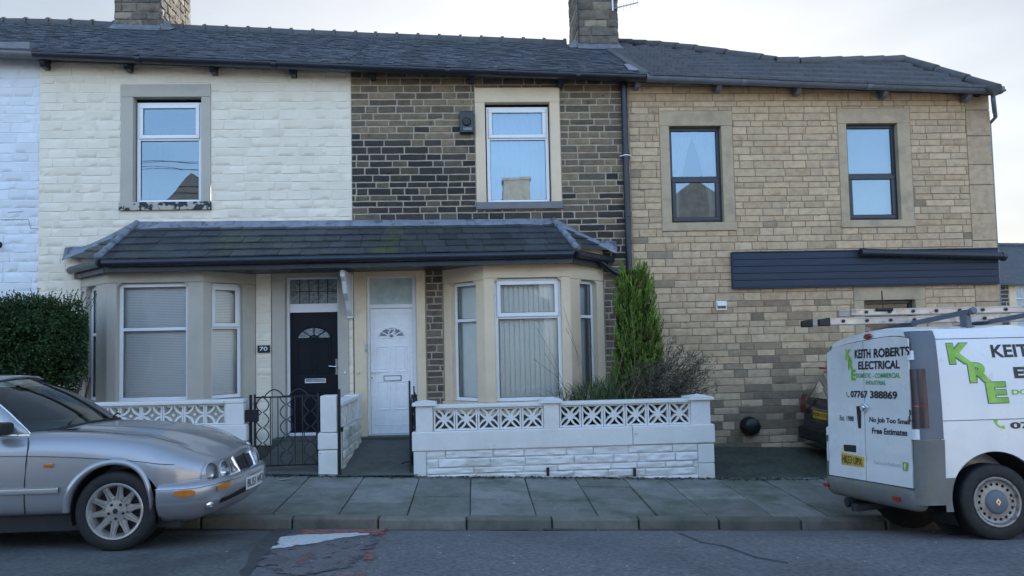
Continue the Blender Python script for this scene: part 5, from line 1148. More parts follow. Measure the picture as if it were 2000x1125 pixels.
# ================================================================ terrace across the street (behind the viewpoint, mirrored in the windows)
M['opp_wall'] = mat('pale_gritstone', (.46, .42, .36), .85, var=.2, scale=2); M['opp_roof'] = mat('opposite_roof_slate', (.085, .08, .085), .7, var=.25, scale=3); M['opp_brick'] = mat('stone_stack', (.34, .29, .24), .8, var=.25)  # opposite walls: even stone tone, lightened to bounce light across the street
OY = -19.0; M['far_flag'] = mat('pale_far_pavement', (.28, .27, .25), .85, var=.15)
for i, (x0, x1, ez, rz, lab) in enumerate([(-15.5, -7.5, 5.2, 9.4, 'gabled stone house across the street mirrored in the upstairs window of the cream house'), (-7.3, 3, 4.2, 6.3, 'tall-chimneyed house across the street mirrored in the dark stone house upstairs window'), (5.2, 14, 5.6, 8.9, 'gabled house across the street mirrored in the end house upper window'), (14.2, 23, 4.0, 6.4, 'low house across the street mirrored in the rightmost upper window')]):
    t = thing('opposite_house', lab, 'house', ((x0+x1)/2, OY, 0), 'houses across the street')
    mb = MB(); mb.box(x0, x1, OY-7, OY, -.5, ez); mb.build('wall', M['opp_wall'], t)
    mb = MB(); 
    if i in (0, 2):
        xm = (x0+x1)/2; mb.add([(x0-.3, OY+.4, ez-.1), (xm, OY+.4, rz), (x1+.3, OY+.4, ez-.1), (x0-.3, OY-7, ez-.1), (xm, OY-7, rz), (x1+.3, OY-7, ez-.1)], [(0, 1, 4, 3), (1, 2, 5, 4), (0, 2, 1), (3, 4, 5)])
    else: mb.add([(x0, OY+.4, ez-.1), (x1, OY+.4, ez-.1), (x1, OY-3.5, rz), (x0, OY-3.5, rz), (x0, OY-7.2, ez-.1), (x1, OY-7.2, ez-.1)], [(0, 1, 2, 3), (3, 2, 5, 4), (0, 3, 4), (1, 5, 2)])
    rf = mb.build('roof', M['opp_roof'], t)
    mb = MB(); cx_ = x1-.9 if i != 1 else 2.1; rz = rz+2.4 if i == 1 else rz; mb.box(cx_-.6, cx_+.6, OY-4, OY-3, (rz-1 if i != 1 else 5.5), rz+1.0); mb.box(cx_-.66, cx_+.66, OY-4.06, OY-2.94, rz+1.0, rz+1.12); mb.build('chimney', M['opp_brick'], rf)
    for wx in (lerp(x0, x1, .25), lerp(x0, x1, .72)):
        for wz in (1.0, 3.4):
            mb = MB(); mb.box(wx-.65, wx+.65, OY-.02, OY+.03, wz, wz+1.5); w_ = mb.build('window', M['upvc'], t); mb = MB(); mb.quad((wx-.55, OY+.034, wz+.1), (wx+.55, OY+.034, wz+.1), (wx+.55, OY+.034, wz+1.4), (wx-.55, OY+.034, wz+1.4)); mb.build('pane', M['interior'], w_)
sheet('far_pavement', -16, 18, -18.9, -11.6, lambda x, y: gz(x)+.18, M['far_flag'])
for (z0, z1, sag) in ((10.2, 9.0, .25), (9.6, 9.5, .35), (10.0, 8.6, .15), (9.5, 9.2, .4)):
    mb = MB(); mb.tube([(lerp(-22, -5, i/20), -16.2, lerp(z0, z1, i/20)-sag*4*(i/20)*(1-i/20)) for i in range(21)], .010, 5); tag(mb.build('overhead_cable', M['iron']), 'thin overhead cable above the street, mirrored in the cream house upstairs window', 'cable', 'overhead cables across the street')
# ================================================================ vehicles
M['tyre'] = mat('tyre_rubber', (.014, .014, .015), .7, var=.3, scale=14, bump=.001, bscale=60)
M['alloy'] = mat('dusty_alloy', (.50, .48, .45), .38, metal=.7, var=.12, scale=14, c3=(.22, .19, .16), c3s=10, lo3=.62, hi3=.8)
M['steel_rim'] = mat('rusty_steel_rim', (.30, .29, .28), .5, metal=.4, var=.2, scale=12, c2=(.16, .095, .06), c2s=14, lo=.52, hi=.66)
M['silver'] = mat('silver_car_paint', (.37, .372, .392), .30, metal=.5, var=.0, scale=3, coat=.8, rvar=0)
M['dark_gap'] = mat('panel_gap', (.01, .01, .011), .8, var=0)
M['black_plastic'] = mat('black_plastic', (.016, .016, .017), .55, var=.1)
M['car_glass'] = glass_mat('car_glass', (.62, .74, .70), 1.75, 0)
M['lamp_glass'] = glass_mat('lamp_glass', (.9, .93, .95), 1.9, 0)
M['amber'] = mat('amber_lens', (.55, .16, .015), .2, var=.1, coat=.5)
M['red_lens'] = mat('red_lens', (.35, .012, .015), .2, var=.1, coat=.5)
M['smoke_lens'] = mat('smoked_tail_lens', (.040, .014, .018), .4, var=.3, coat=.25)
M['seat'] = mat('grey_seat', (.10, .10, .10), .8)
M['plate_white'] = mat('white_number_plate', (.72, .72, .70), .4, var=.03); M['plate_yellow'] = mat('yellow_number_plate', (.66, .42, .03), .4, var=.05, c2=(.40, .26, .04), c2s=7, lo=.55, hi=.7)
M['van_white'] = mat('white_van_paint', (.76, .77, .78), .3, var=.04, scale=2, coat=.35, rvar=.05, c2=(.58, .58, .56), c2s=1.1, lo=.52, hi=.8, c3=(.52, .50, .46), c3s=6, lo3=.64, hi3=.85)
M['van_grey'] = mat('faded_grey_bumper_plastic', (.165, .165, .155), .65, var=.15, scale=4, bump=.0008, bscale=90, c2=(.15, .155, .10), c2s=2.6, lo=.5, hi=.68)
M['pillar_grey'] = mat('blue_grey_pillar_plastic', (.115, .135, .165), .5, var=.1, scale=4)
M['vinyl_green'] = mat('green_vinyl', (.20, .46, .04), .4, var=.06, scale=8, c2=(.34, .60, .10), c2s=3.5, lo=.45, hi=.6); M['vinyl_green_small'] = mat('faded_green_vinyl', (.13, .40, .14), .4, var=0)
M['vinyl_grey'] = mat('faded_grey_vinyl', (.42, .46, .50), .5, var=0)
M['hatch_lens'] = mat('dim_red_lens', (.10, .008, .010), .25, var=.1, coat=.4)
M['dark_paint'] = mat('black_hatchback_paint', (.010, .010, .014), .25, var=.1, coat=.7)

def wheel(parent, c, R_, rimR, wdt, style, face=-1, mtyre=None):
    """axle along the car's y; face = side the rim looks to"""
    mp = lambda a, b, h: (c[0]+a, c[1]+face*h, c[2]+b)
    mb = MB(); sh = wdt
    mb.lathe([(rimR-.01, -sh), (R_*.93, -sh), (R_*.995, -sh+.03), (R_, -sh*.75), (R_, -.035), (R_*.985, -.012), (R_*.93, .002), (rimR+.035, .004), (rimR+.012, -.004), (rimR-.002, -.018), (rimR-.02, -.03)], 56, mp)
    w = mb.build('wheel', M['tyre'], parent, auto=45)
    rb = MB(); rb.lathe([(rimR+.004, -.010), (rimR+.012, .0), (rimR+.006, .006), (rimR-.008, .003), (rimR-.016, -.022), (rimR-.03, -.05), (rimR-.04, -sh+.02)], 56, mp)
    if style == 'alloy':
        # disc with nine U-shaped openings: hub, then waisted spokes to the rim
        n = 10; ro = rimR-.014
        def sp(r_): return interp(r_, [.085, .118, .128, .142, .165, ro-.006, ro+.01], [math.pi/n*1.0, math.pi/n*1.0, math.pi/n*.80, math.pi/n*.64, math.pi/n*.50, math.pi/n*.38, math.pi/n*.5])
        rs = [.085, .105, .118, .122, .128, .134, .145, .16, .175, ro-.006, ro+.008]
        hh = lambda r_: interp(r_, [0, .05, .09, .14, ro], [-.022, -.020, -.026, -.022, -.014])
        for k in range(n):
            a0 = 2*math.pi*k/n+.17
            for u0, u1, dz0, dz1 in ((-1, -.55, -.022, 0), (-.55, -.1, 0, 0), (-.1, .1, -.006, -.006), (.1, .55, 0, 0), (.55, 1, 0, -.022)):
                rows = []
                for r_ in rs: s_ = sp(r_); rows.append([mp(r_*math.cos(a0+s_*u0), r_*math.sin(a0+s_*u0), hh(r_)+dz0), mp(r_*math.cos(a0+s_*u1), r_*math.sin(a0+s_*u1), hh(r_)+dz1)])
                rb.grid(rows)
        rb.lathe([(0, -.012), (.028, -.012), (.032, -.019), (.05, -.021), (.088, -.024)], 36, mp)
        rim = rb.build('rim', M['alloy'], w, auto=50)
        bk = MB(); bk.lathe([(0, -.075), (rimR-.03, -.075)], 32, mp); bk.build('brake_disc', M['black_plastic'], w)
        nb_ = MB()
        for k in range(5):
            a = 2*math.pi*k/5+math.pi/2*3; x, y = .062*math.cos(a), .062*math.sin(a); nb_.lathe([(0, -.014), (.011, -.014), (.013, -.022)], 8, lambda p, q, h: mp(x+p, y+q, h))
            nb_.lathe([(.013, -.0242), (.018, -.0242)], 10, lambda p, q, h: mp(x+p, y+q, h))
        nb_.lathe([(0, -.0105), (.020, -.0105), (.024, -.013)], 16, mp); nb_.build('wheel_nut', M['black_plastic'], rim)
    else:
        prof = [(0, .004), (.085, .004), (.10, -.004), (.108, -.02)]
        n = 18; r0_, r1_ = .142, .166
        rb.lathe([(.10, -.016), (r0_, -.022)], 72, mp); rb.lathe([(r1_, -.022), (rimR-.024, -.016), (rimR-.012, -.030)], 72, mp)
        for k in range(n):                 # web between the round cooling holes
            a0, a1 = 2*math.pi*(k+.27)/n, 2*math.pi*(k+.73)/n
            for i in range(5):
                p, q = lerp(a0, a1, i/5), lerp(a0, a1, (i+1)/5); rb.add([mp(r0_*math.cos(p), r0_*math.sin(p), -.022), mp(r0_*math.cos(q), r0_*math.sin(q), -.022), mp(r1_*math.cos(q), r1_*math.sin(q), -.022), mp(r1_*math.cos(p), r1_*math.sin(p), -.022)], [(0, 1, 2, 3)])
            for e_, sg in ((2*math.pi*(k+.27)/n, 1), (2*math.pi*(k+.73)/n, -1)):   # round off the hole corners
                for ra in (r0_, r1_):
                    rm_ = (r0_+r1_)/2; rb.add([mp(ra*math.cos(e_), ra*math.sin(e_), -.0222), mp(ra*math.cos(e_-sg*.055), ra*math.sin(e_-sg*.055), -.0222), mp(lerp(ra, rm_, .55)*math.cos(e_-sg*.012), lerp(ra, rm_, .55)*math.sin(e_-sg*.012), -.0222), mp(rm_*math.cos(e_), rm_*math.sin(e_), -.0222)], [(0, 1, 2, 3)])
        rim = rb.build('rim', M['steel_rim'], w, auto=50)
        bk = MB(); bk.lathe([(0, -.075), (rimR-.03, -.075)], 32, mp); bk.build('brake_drum', M['black_plastic'], w)
        hb = MB(); hb.lathe(prof, 40, mp); hc = hb.build('hub_cap', M['pillar_grey'], rim, auto=40)
        em = MB()                          # open diamond emblem
        o_ = [(0, .034), (.024, 0), (0, -.034), (-.024, 0)]; i_ = [(0, .014), (.009, 0), (0, -.014), (-.009, 0)]
        for k in range(4):
            a, b, c_, d = o_[k], o_[(k+1) % 4], i_[(k+1) % 4], i_[k]; em.prism([a, b, c_, d], lambda u, v, h: mp(u, v, h), .0045, .011)
        em.build('emblem', M['chrome'], hc)
    return w

def boolean_cut(o, cutters):
    for c in cutters:
        q = o.modifiers.new('cut', 'BOOLEAN'); q.operation = 'DIFFERENCE'; q.solver = 'EXACT'; q.object = c
    bpy.context.view_layer.update(); dg = bpy.context.evaluated_depsgraph_get(); me = bpy.data.meshes.new_from_object(o.evaluated_get(dg))
    o.modifiers.clear(); old = o.data; o.data = me; bpy.data.meshes.remove(old)
    for c in cutters: m_ = c.data; bpy.data.objects.remove(c); bpy.data.meshes.remove(m_)
    bm = bmesh.new(); bm.from_mesh(o.data)
    for f in bm.faces: f.smooth = True
    for e in bm.edges: e.smooth = not (len(e.link_faces) == 2 and e.calc_face_angle(0) > R(38))
    bm.to_mesh(o.data); bm.free()
def cutter(x, z, r_, y0, y1, parent):
    mb = MB(); vs = []; n = 48
    mb.add([(x+r_*math.cos(2*math.pi*i/n), y, z+r_*math.sin(2*math.pi*i/n)) for y in (y0, y1) for i in range(n)], [tuple(range(n)), tuple(range(2*n-1, n-1, -1))] + [(i, n+i, n+(i+1) % n, (i+1) % n) for i in range(n)])
    o = mb.build('cutter', M['dark_gap'], parent); bm = bmesh.new(); bm.from_mesh(o.data); bmesh.ops.recalc_face_normals(bm, faces=bm.faces[:]); bm.to_mesh(o.data); bm.free(); return o

# ------------------------------------------------------------------ silver saloon
hub = P(222, 1000, -5.62)
JR = .33
car = thing('parked_car', 'silver four-lamp saloon car parked on the left, bonnet pointing right', 'car', (hub.x, -5.62, hub.z-JR), local=True, rot=(R(-1.9), 0, 0))
CY = .88
KX = [-4.15, -4.0, -3.6, -2.9, -2.0, -1.0, -.6, -.2, .2, .5, .7, .82]
LV = {  # half widths and heights at each station, from the sill up to the bonnet centre
 0: ([.60, .68, .75, .80, .80, .80, .80, .80, .80, .78, .72, .62], [.36, .32, .30, .29, .285, .285, .285, .285, .285, .29, .30, .34]),
 1: ([.66, .76, .84, .875, .880, .880, .880, .880, .878, .86, .80, .70], [.40, .37, .35, .34, .335, .335, .335, .335, .335, .34, .36, .40]),
 2: ([.72, .82, .885, .905, .908, .908, .908, .908, .905, .885, .82, .72], [.55, .53, .52, .52, .52, .52, .52, .52, .52, .52, .52, .52]),
 3: ([.70, .80, .875, .898, .902, .902, .902, .900, .893, .872, .81, .715], [.76, .79, .81, .82, .825, .825, .82, .81, .785, .735, .685, .64]),
 4: ([.64, .73, .80, .83, .84, .84, .838, .832, .818, .79, .735, .65], [.84, .88, .92, .945, .955, .96, .96, .943, .897, .825, .748, .690]),
 5: ([.50, .56, .62, .65, .67, .68, .685, .69, .675, .645, .60, .53], [.88, .93, .97, .99, 1.0, 1.005, 1.0, .982, .935, .860, .780, .718]),
 6: ([.42, .46, .50, .52, .54, .545, .55, .555, .545, .525, .49, .44], [.885, .935, .975, 1.0, 1.005, 1.01, 1.0-.008, .962, .912, .842, .770, .715]),
 7: ([.30, .32, .34, .36, .38, .38, .38, .385, .38, .365, .345, .31], [.895, .945, .985, 1.01, 1.02, 1.03, 1.033, 1.014, .966, .892, .815, .752]),
 8: ([.16, .17, .18, .19, .20, .20, .20, .20, .20, .19, .18, .165], [.90, .95, .99, 1.015, 1.03, 1.045, 1.046, 1.026, .977, .903, .826, .764]),
 9: ([0]*12, [.90, .95, .992, 1.018, 1.033, 1.05, 1.05, 1.031, .983, .909, .832, .769])}
def jx(x, d):                              # the nose is swept back towards the wings, seen in plan
    return x - .04*sstep(.2, .82, x) - .23*(abs(d)/.9)**2.2*sstep(.05, .8, x) + .10*(abs(d)/.9)**2*sstep(-3.7, -4.1, x)
def jsec(x): return [(interp(x, KX, LV[k][0]), interp(x, KX, LV[k][1])) for k in range(10)]
def jring(x, sc=1, zc=.55):
    s_ = [(d*sc, zc+(z-zc)*sc) for d, z in jsec(x)]
    pts = [(jx(x, d), CY-d, z) for d, z in s_] + [(jx(x, d), CY+d, z) for d, z in s_[-2::-1]]
    return pts + [(jx(x, 0), CY, interp(x, KX, LV[0][1]))] if sc == 1 else pts + [(jx(x, 0), CY, zc+(interp(x, KX, LV[0][1])-zc)*sc)]
def jside(x, z):                           # near-side skin depth at (x, z)
    s_ = jsec(x); return CY - interp(z, [q[1] for q in s_[:6]], [q[0] for q in s_[:6]])
xsj = [-4.15, -4.08, -3.95, -3.7, -3.3, -2.87, -2.4, -1.9, -1.4, -1.0, -.8, -.6, -.4, -.2, 0, .2, .35, .5, .6, .7, .77, .82]
rows = [jring(x) for x in xsj]
last = jring(.82, .93); last = [(p[0]+.012, p[1], p[2]) for p in last]; rows.append(last)
last2 = jring(.82, .80); rows.append([(p[0]+.016, p[1], p[2]) for p in last2])
mb = MB(); mb.grid(rows, closed=True); n = len(rows[0]); L_ = len(rows)
mb.f += [tuple(range(n)), tuple(range((L_-1)*n+n-1, (L_-1)*n-1, -1))]; mb.m += [0, 0]
body = mb.build('body', M['silver'], car, smooth=True, sub=2)
bm = bmesh.new(); bm.from_mesh(body.data); bmesh.ops.recalc_face_normals(bm, faces=bm.faces[:]); bm.to_mesh(body.data); bm.free()
boolean_cut(body, [cutter(xw, .345, .375, y0, y1, car) for xw in (0, -2.87) for y0, y1 in ((-.2, .33), (1.43, 2.1))])
# arch liners, lips
for xw in (0, -2.87):
    for sg in (0, 1):
        if sg and xw: continue
        mb = MB(); a0, a1 = -.35, math.pi+.35; rows = []
        for i in range(29):
            a = lerp(a0, a1, i/28); r_ = .372; rows.append([(xw+r_*math.cos(a), .03 if not sg else 2*CY-.03, .345+r_*math.sin(a)), (xw+r_*.99*math.cos(a), .34 if not sg else 2*CY-.34, .345+r_*.99*math.sin(a))])
        mb.grid(rows); mb.add([(xw+.37*math.cos(2*math.pi*i/24), .335 if not sg else 2*CY-.335, .345+.37*math.sin(2*math.pi*i/24)) for i in range(24)], [tuple(range(24))]); mb.build('arch_liner', M['dark_gap'], car)
    mb = MB(); rows = []
    for i in range(33):
        a = lerp(-.13, math.pi+.02, i/32) ; pr = []
        for r_, o_ in ((.372, .03), (.374, -.012), (.385, -.017), (.402, -.014), (.418, -.003), (.43, .012)):
            x, z = xw+r_*math.cos(a), .345+r_*math.sin(a); pr.append((jx(x, .85), jside(max(x, -4), z)+o_, z))
        rows.append(pr)
    mb.grid(rows); mb.build('arch_lip', M['silver'], car, smooth=True)
wheel(car, (0, .005, JR), JR, .222, .21, 'alloy'); wheel(car, (-2.87, .005, JR), JR, .222, .21, 'alloy'); wheel(car, (0, 2*CY-.01, JR), JR, .222, .21, 'alloy', face=1); wheel(car, (-2.87, 2*CY-.01, JR), JR, .222, .21, 'alloy', face=1)
# under-floor so daylight does not show through
mb = MB(); mb.box(-3.9, .5, .10, 2*CY-.10, .17, .32); mb.build('floor_pan', M['black_plastic'], car)
# creases and shut lines along the near side
def side_line(pts, r_, m, name, off=-.002, parent=body):
    mb = MB(); mb.tube([(jx(x, .85), jside(x, z)+off, z) for x, z in pts], r_, 5); return mb.build(name, m, parent)
zcr = lambda x: .815-.14*sstep(-1.0, 1.5, x)*1.15
side_line([(lerp(-3.9, .68, i/40), zcr(lerp(-3.9, .68, i/40))) for i in range(41)], .0022, M['dark_gap'], 'crease_shade_line')  # shade of the body crease drawn as a thin dark line
dl = [(-.735, .955), (-.715, .88), (-.712, .75), (-.716, .60), (-.72, .45), (-.725, .33)]
side_line(dl, .004, M['dark_gap'], 'door_gap', 0.0)
side_line([(-1.75, .955), (-1.75, .6), (-1.75, .33)], .004, M['dark_gap'], 'door_gap', 0.0)
mb = MB(); rows = []
for i in range(24):
    x = lerp(-3.3, -.47, i/23)
    if i == 23: x = -.44
    rows.append([(x, jside(x, .52)+o_, .52+v) for v, o_ in ((-.026, .006), (-.020, -.010), (.012, -.014), (.024, -.008), (.028, .006))])
mb.grid(rows); tr = mb.build('side_trim', M['silver'], body, auto=50)
mb = MB(); rows = [[(lerp(-3.3, -.46, i/20), jside(lerp(-3.3, -.46, i/20), .545)-.004+o_, .545+v) for v, o_ in ((-.004, .004), (-.003, -.006), (.005, -.005), (.006, .004))] for i in range(21)]; mb.grid(rows); mb.build('chrome_strip', M['chrome'], tr)
x, z = (95-222)/235+.01, 0; mb = MB(); y = jside(-.53, .73)
mb.box(-.567, -.49, y-.012, y+.01, .713, .745); mb.build('side_repeater', M['amber'], body, bevel=.008)
# bonnet shut line and the fluted ridges running to the lamps
def top_line(pts, r_, m, name, off=.0):
    for sg in (-1, 1):
        mb = MB(); q = []
        for x, d in pts:
            s_ = jsec(x); z = interp(-d, [-a for a, b in s_[3:]], [b for a, b in s_[3:]]); q.append((jx(x, d), CY+sg*d, z+off))
        mb.tube(q, r_, 5); mb.build(name, m, body)
top_line([(lerp(-.66, .66, i/24), interp(lerp(-.66, .66, i/24), [-.66, -.1, .2, .45, .66], [.70, .70, .682, .655, .62])) for i in range(25)], .0016, M['dark_gap'], 'bonnet_gap')
# headlamps: four round lamps let into the nose
def lamp(d, x, z, ry, rz):
    yaw = math.atan(.55*(d/.7)**1.2)*(1 if d > 0 else 1)
    for sg in (-1, 1):
        n = Vector((math.cos(yaw)*.97, sg*math.sin(yaw), .20)).normalized(); t = Vector((0, 0, 1)).cross(n).normalized(); u_ = n.cross(t)
        c = Vector((x, CY+sg*d, z)); mp = lambda a, b, h: c+t*(a*ry)+u_*(b*rz)+n*h
        mb = MB(); mb.lathe([(1.16, -.06), (1.14, .0), (1.06, .012), (1.0, .008), (.97, -.01)], 28, mp); o = mb.build('headlight', M['silver'], car, smooth=True)
        mb = MB(); mb.lathe([(.98, -.006), (.8, -.03), (.5, -.06), (.22, -.075), (.20, -.05), (0, -.045)], 28, mp); mb.build('reflector', M['chrome'], o, smooth=True)
        mb = MB(); mb.lathe([(1.0, .002), (.85, .013), (.5, .024), (0, .029)], 28, mp); mb.build('lens', M['lamp_glass'], o, smooth=True)
lamp(.655, .715, .590, .072, .092); lamp(.475, .765, .592, .064, .084)
# grille
gxp = lambda d, z: .862-.13*(z-.48)/.3-.30*d*d
def gpt(d, z, o_=0): return (gxp(d, z)+o_, CY+d, z)
def gout(s_, i, n):
    a = 2*math.pi*i/n; ca, sa_ = math.cos(a), math.sin(a); e = 4.5
    d = .255*s_*abs(ca)**(2/e)*(1 if ca > 0 else -1); z = .605+.152*s_*abs(sa_)**(2/e)*(1 if sa_ > 0 else -1); d *= 1+.10*(z-.6)/.13; return d, z
n = 48; mb = MB(); rows = []
for s_, o_ in ((1.09, -.04), (1.07, .018), (1.0, .030), (.93, .018), (.90, -.02)): rows.append([gpt(*gout(s_, i, n), o_) for i in range(n)])
mb.grid(rows, closed=True); gr0 = mb.build('grille', M['chrome'], car, smooth=True)
mb = MB(); mb.add([gpt(*gout(.92, i, n), -.015) for i in range(n)], [tuple(range(n))]); mb.build('grille_mesh', M['dark_gap'], gr0)
mb = MB()
for i in range(-11, 12):
    d = i*.021
    if abs(d) < .012: continue
    mb.tube([gpt(d, .50, .0), gpt(d, .62, .004), gpt(d, .73, .0)], .0035, 4)
mb.bar(gpt(0, .49, .012), gpt(0, .745, .012), .022, .012); mb.build('grille_bar', M['rubber'], gr0)
mb = MB(); mb.lathe([(0, .03), (.02, .028), (.028, .01), (.03, 0)], 14, lambda a, b, h: (.83+b*.7, CY+a, .785+h*.5-b*.4)); mb.build('bonnet_badge', M['chrome'], gr0, smooth=True)
# bumper
bp = [(.345, .915), (.46, .91), (.59, .885), (.70, .83), (.775, .73), (.83, .58), (.865, .40), (.885, .2), (.892, 0)]
path = [(x, -d) for x, d in bp] + [(x, d) for x, d in bp[-2::-1]]
prof = [(-.20, .20), (-.12, .225), (-.055, .275), (.0, .372), (-.006, .385), (.004, .40), (.010, .455), (.004, .505), (-.012, .528), (-.06, .540), (-.14, .545)]
rows = []
for i, (x, d) in enumerate(path):
    a, b = path[max(0, i-1)], path[min(len(path)-1, i+1)]; t = Vector((b[0]-a[0], b[1]-a[1], 0)).normalized(); nn = Vector((t.y, -t.x, 0))
    lift = .02*sstep(.60, .9, x)
    rows.append([(x+nn.x*o_, CY+d+nn.y*o_, z+(lift if z > .24 else lift*1.0)) for o_, z in prof])
mb = MB(); mb.grid(rows); bmp = mb.build('bumper', M['silver'], car, smooth=True, sub=1, solid=.004)
def on_bumper(s_, z, off=.006):            # s_ 0..1 along the near half from wing to centre
    k = s_*(len(bp)-1); i = min(len(bp)-2, int(k)); t = k-i; x = lerp(bp[i][0], bp[i+1][0], t); d = lerp(bp[i][1], bp[i+1][1], t)
    tt = Vector((bp[i+1][0]-bp[i][0], -(bp[i+1][1]-bp[i][1]), 0)).normalized(); nn = Vector((-tt.y, tt.x, 0)); nn = Vector((tt.y, -tt.x, 0))
    o_ = interp(z-.02*sstep(.60, .9, x), [q[1] for q in prof], [q[0] for q in prof])+off; return (x+nn.x*o_, CY-d+nn.y*o_, z)
def bumper_patch(s0, s1, z0f, z1f, m, name, off=.008, n=10, parent=bmp):
    mb = MB(); rows = []
    for i in range(n+1):
        s_ = lerp(s0, s1, i/n); rows.append([on_bumper(s_, z0f(i/n)), on_bumper(s_, z0f(i/n), off), on_bumper(s_, z1f(i/n), off), on_bumper(s_, z1f(i/n))])
    mb.grid(rows); return mb.build(name, m, parent)
bumper_patch(.155, .315, lambda t: .452-.015*math.sin(math.pi*t), lambda t: .472+.018*math.sin(math.pi*t)**.5, M['amber'], 'side_marker')
bumper_patch(.50, .64, lambda t: .452+.02*t, lambda t: .490+.022*t, M['amber'], 'indicator')
bumper_patch(.56, .86, lambda t: .335+.035*t, lambda t: .375+.045*t, M['dark_gap'], 'bumper_intake', .004)
mb = MB(); q = on_bumper(.46, .34, .0); mb.lathe([(0, .012), (.03, .01), (.042, 0)], 16, lambda a, b, h: (q[0]+h+a*.5, q[1]+a*.8-h*.4, q[2]+b)); mb.build('fog_lamp', M['chrome'], bmp, smooth=True)
M['bump_line'] = M['dark_gap']
mb = MB(); mb.tube([on_bumper(i/30, .502+.02*sstep(.6, .9, on_bumper(i/30, .48)[0]), .003) for i in range(31)], .004, 5); mb.build('bumper_strip', M['chrome'], bmp)
# front number plate
plx = lambda d: .908-.28*d*d
def plate_pt(u, v, o_=0): d = lerp(-.26, .26, u); return (plx(d)+o_-.02*(v-.5)*.0, CY+d, lerp(.385, .495, v))
mb = MB(); rows = [[plate_pt(i/10, 0, -.012), plate_pt(i/10, 0), plate_pt(i/10, 1), plate_pt(i/10, 1, -.012)] for i in range(11)]; mb.grid(rows); npl = mb.build('number_plate', M['plate_white'], bmp)
text('BU51 NVC', lambda u, v: plate_pt(.05+.90*u, .16+.68*v, .003), M['ink'], npl, bold=.015)
# cabin: roof, pillars, glass
wsb = [(-.80, .12), (-.62, .36), (-.50, .62), (-.46, CY)]; wst = [(-1.42, .31), (-1.32, .48), (-1.25, .68), (-1.23, CY)]
half = lambda L: [(x, y) for x, y in L] + [(x, 2*CY-y) for x, y in L[-2::-1]]
zb_c = lambda y: 1.055-.085*((y-CY)/.76)**2; ztc = lambda y: 1.462-.075*((y-CY)/.57)**2
B_, T_ = half(wsb), half(wst)
mb = MB(); rows = []
for j in range(7):
    t = j/6; rows.append([(lerp(b[0], c[0], t), lerp(b[1], c[1], t), lerp(zb_c(b[1]), ztc(c[1]), t)+.035*math.sin(math.pi*t)) for b, c in zip(B_, T_)])
mb.grid(rows); ws = mb.build('windscreen', M['car_glass'], car, smooth=True)
for i in range(7): pass
def rail(pts, r_, m, name, parent=car):
    mb = MB(); mb.tube(pts, r_, 8); return mb.build(name, m, parent, smooth=True)
for k in (0, -1):
    col_ = [rows[j][k] for j in range(7)]; sg = -1 if k == 0 else 1
    mb = MB(); mb.grid([[(p[0]+.03, p[1]+sg*-.02, p[2]+.004), (p[0]+.01, p[1]+sg*.004, p[2]+.014), (p[0]-.05, p[1]+sg*.020, p[2]+.004), (p[0]-.10, p[1]+sg*.025, p[2]-.03)] for p in [(lerp(-.72, -.80, 0), 0, 0)][:0] + col_]); mb.build('pillar', M['silver'], car, smooth=True, solid=.012)
    rail([(p[0]+.028, p[1]+sg*-.012, p[2]+.012) for p in col_], .008, M['chrome'], 'windscreen_trim', ws)
    rail([(p[0]-.105, p[1]+sg*.03, p[2]-.035) for p in col_], .011, M['chrome'], 'side_window_trim')
rail([p for p in [(x, y, zb_c(y)-.004) for x, y in B_]], .014, M['rubber'], 'scuttle_seal', ws)
rail([(x+.01, y, ztc(y)-.004) for x, y in T_], .006, M['rubber'], 'windscreen_seal', ws)
rfx = [-1.23, -1.35, -1.6, -2.0, -2.5, -2.85]; mb = MB(); rr = []
for i, x in enumerate(rfx):
    zc_ = interp(x, [-2.85, -2.5, -2.0, -1.6, -1.23], [1.37, 1.45, 1.49, 1.495, 1.474]); hw = interp(x, [-2.85, -2.0, -1.4], [.52, .60, .57])
    rr.append([(x-(.19*abs(j/6-.5)**2*4 if i < 3 else 0)*(1-i/3), CY+hw*(j/6*2-1), zc_-.075*(j/6*2-1)**2-.03*abs(j/6*2-1)**6) for j in range(7)])
mb.grid(rr); mb.build('roof', M['silver'], car, smooth=True, solid=.02)
mb = MB()
for sg in (-1, 1):
    y_ = lambda b: CY+sg*b
    mb.grid([[(lerp(-.88, -3.05, i/10), y_(.755), .965) for i in range(11)], [(lerp(-1.5, -2.75, i/10), y_(.595), 1.37) for i in range(11)]])
mb.grid([[(-2.88, CY-.5, 1.36), (-2.88, CY+.5, 1.36)], [(-3.5, CY-.62, 1.0), (-3.5, CY+.62, 1.0)]]); mb.build('side_glass', M['car_glass'], car)
for sg in (-1, 1): rail([(-.76, CY+sg*.775, .972), (-1.8, CY+sg*.785, .985), (-3.3, CY+sg*.76, .985)], .010, M['chrome'], 'waist_trim')
mb = MB(); rows = [[(-.50, .30, 1.0), (-.44, CY, 1.03), (-.50, 2*CY-.30, 1.0)], [(-.98, .24, .99), (-.95, CY, 1.01), (-.98, 2*CY-.24, .99)], [(-1.05, .24, .75), (-1.02, CY, .75), (-1.05, 2*CY-.24, .75)]]; mb.grid(rows); mb.build('dashboard', M['black_plastic'], car, smooth=True)
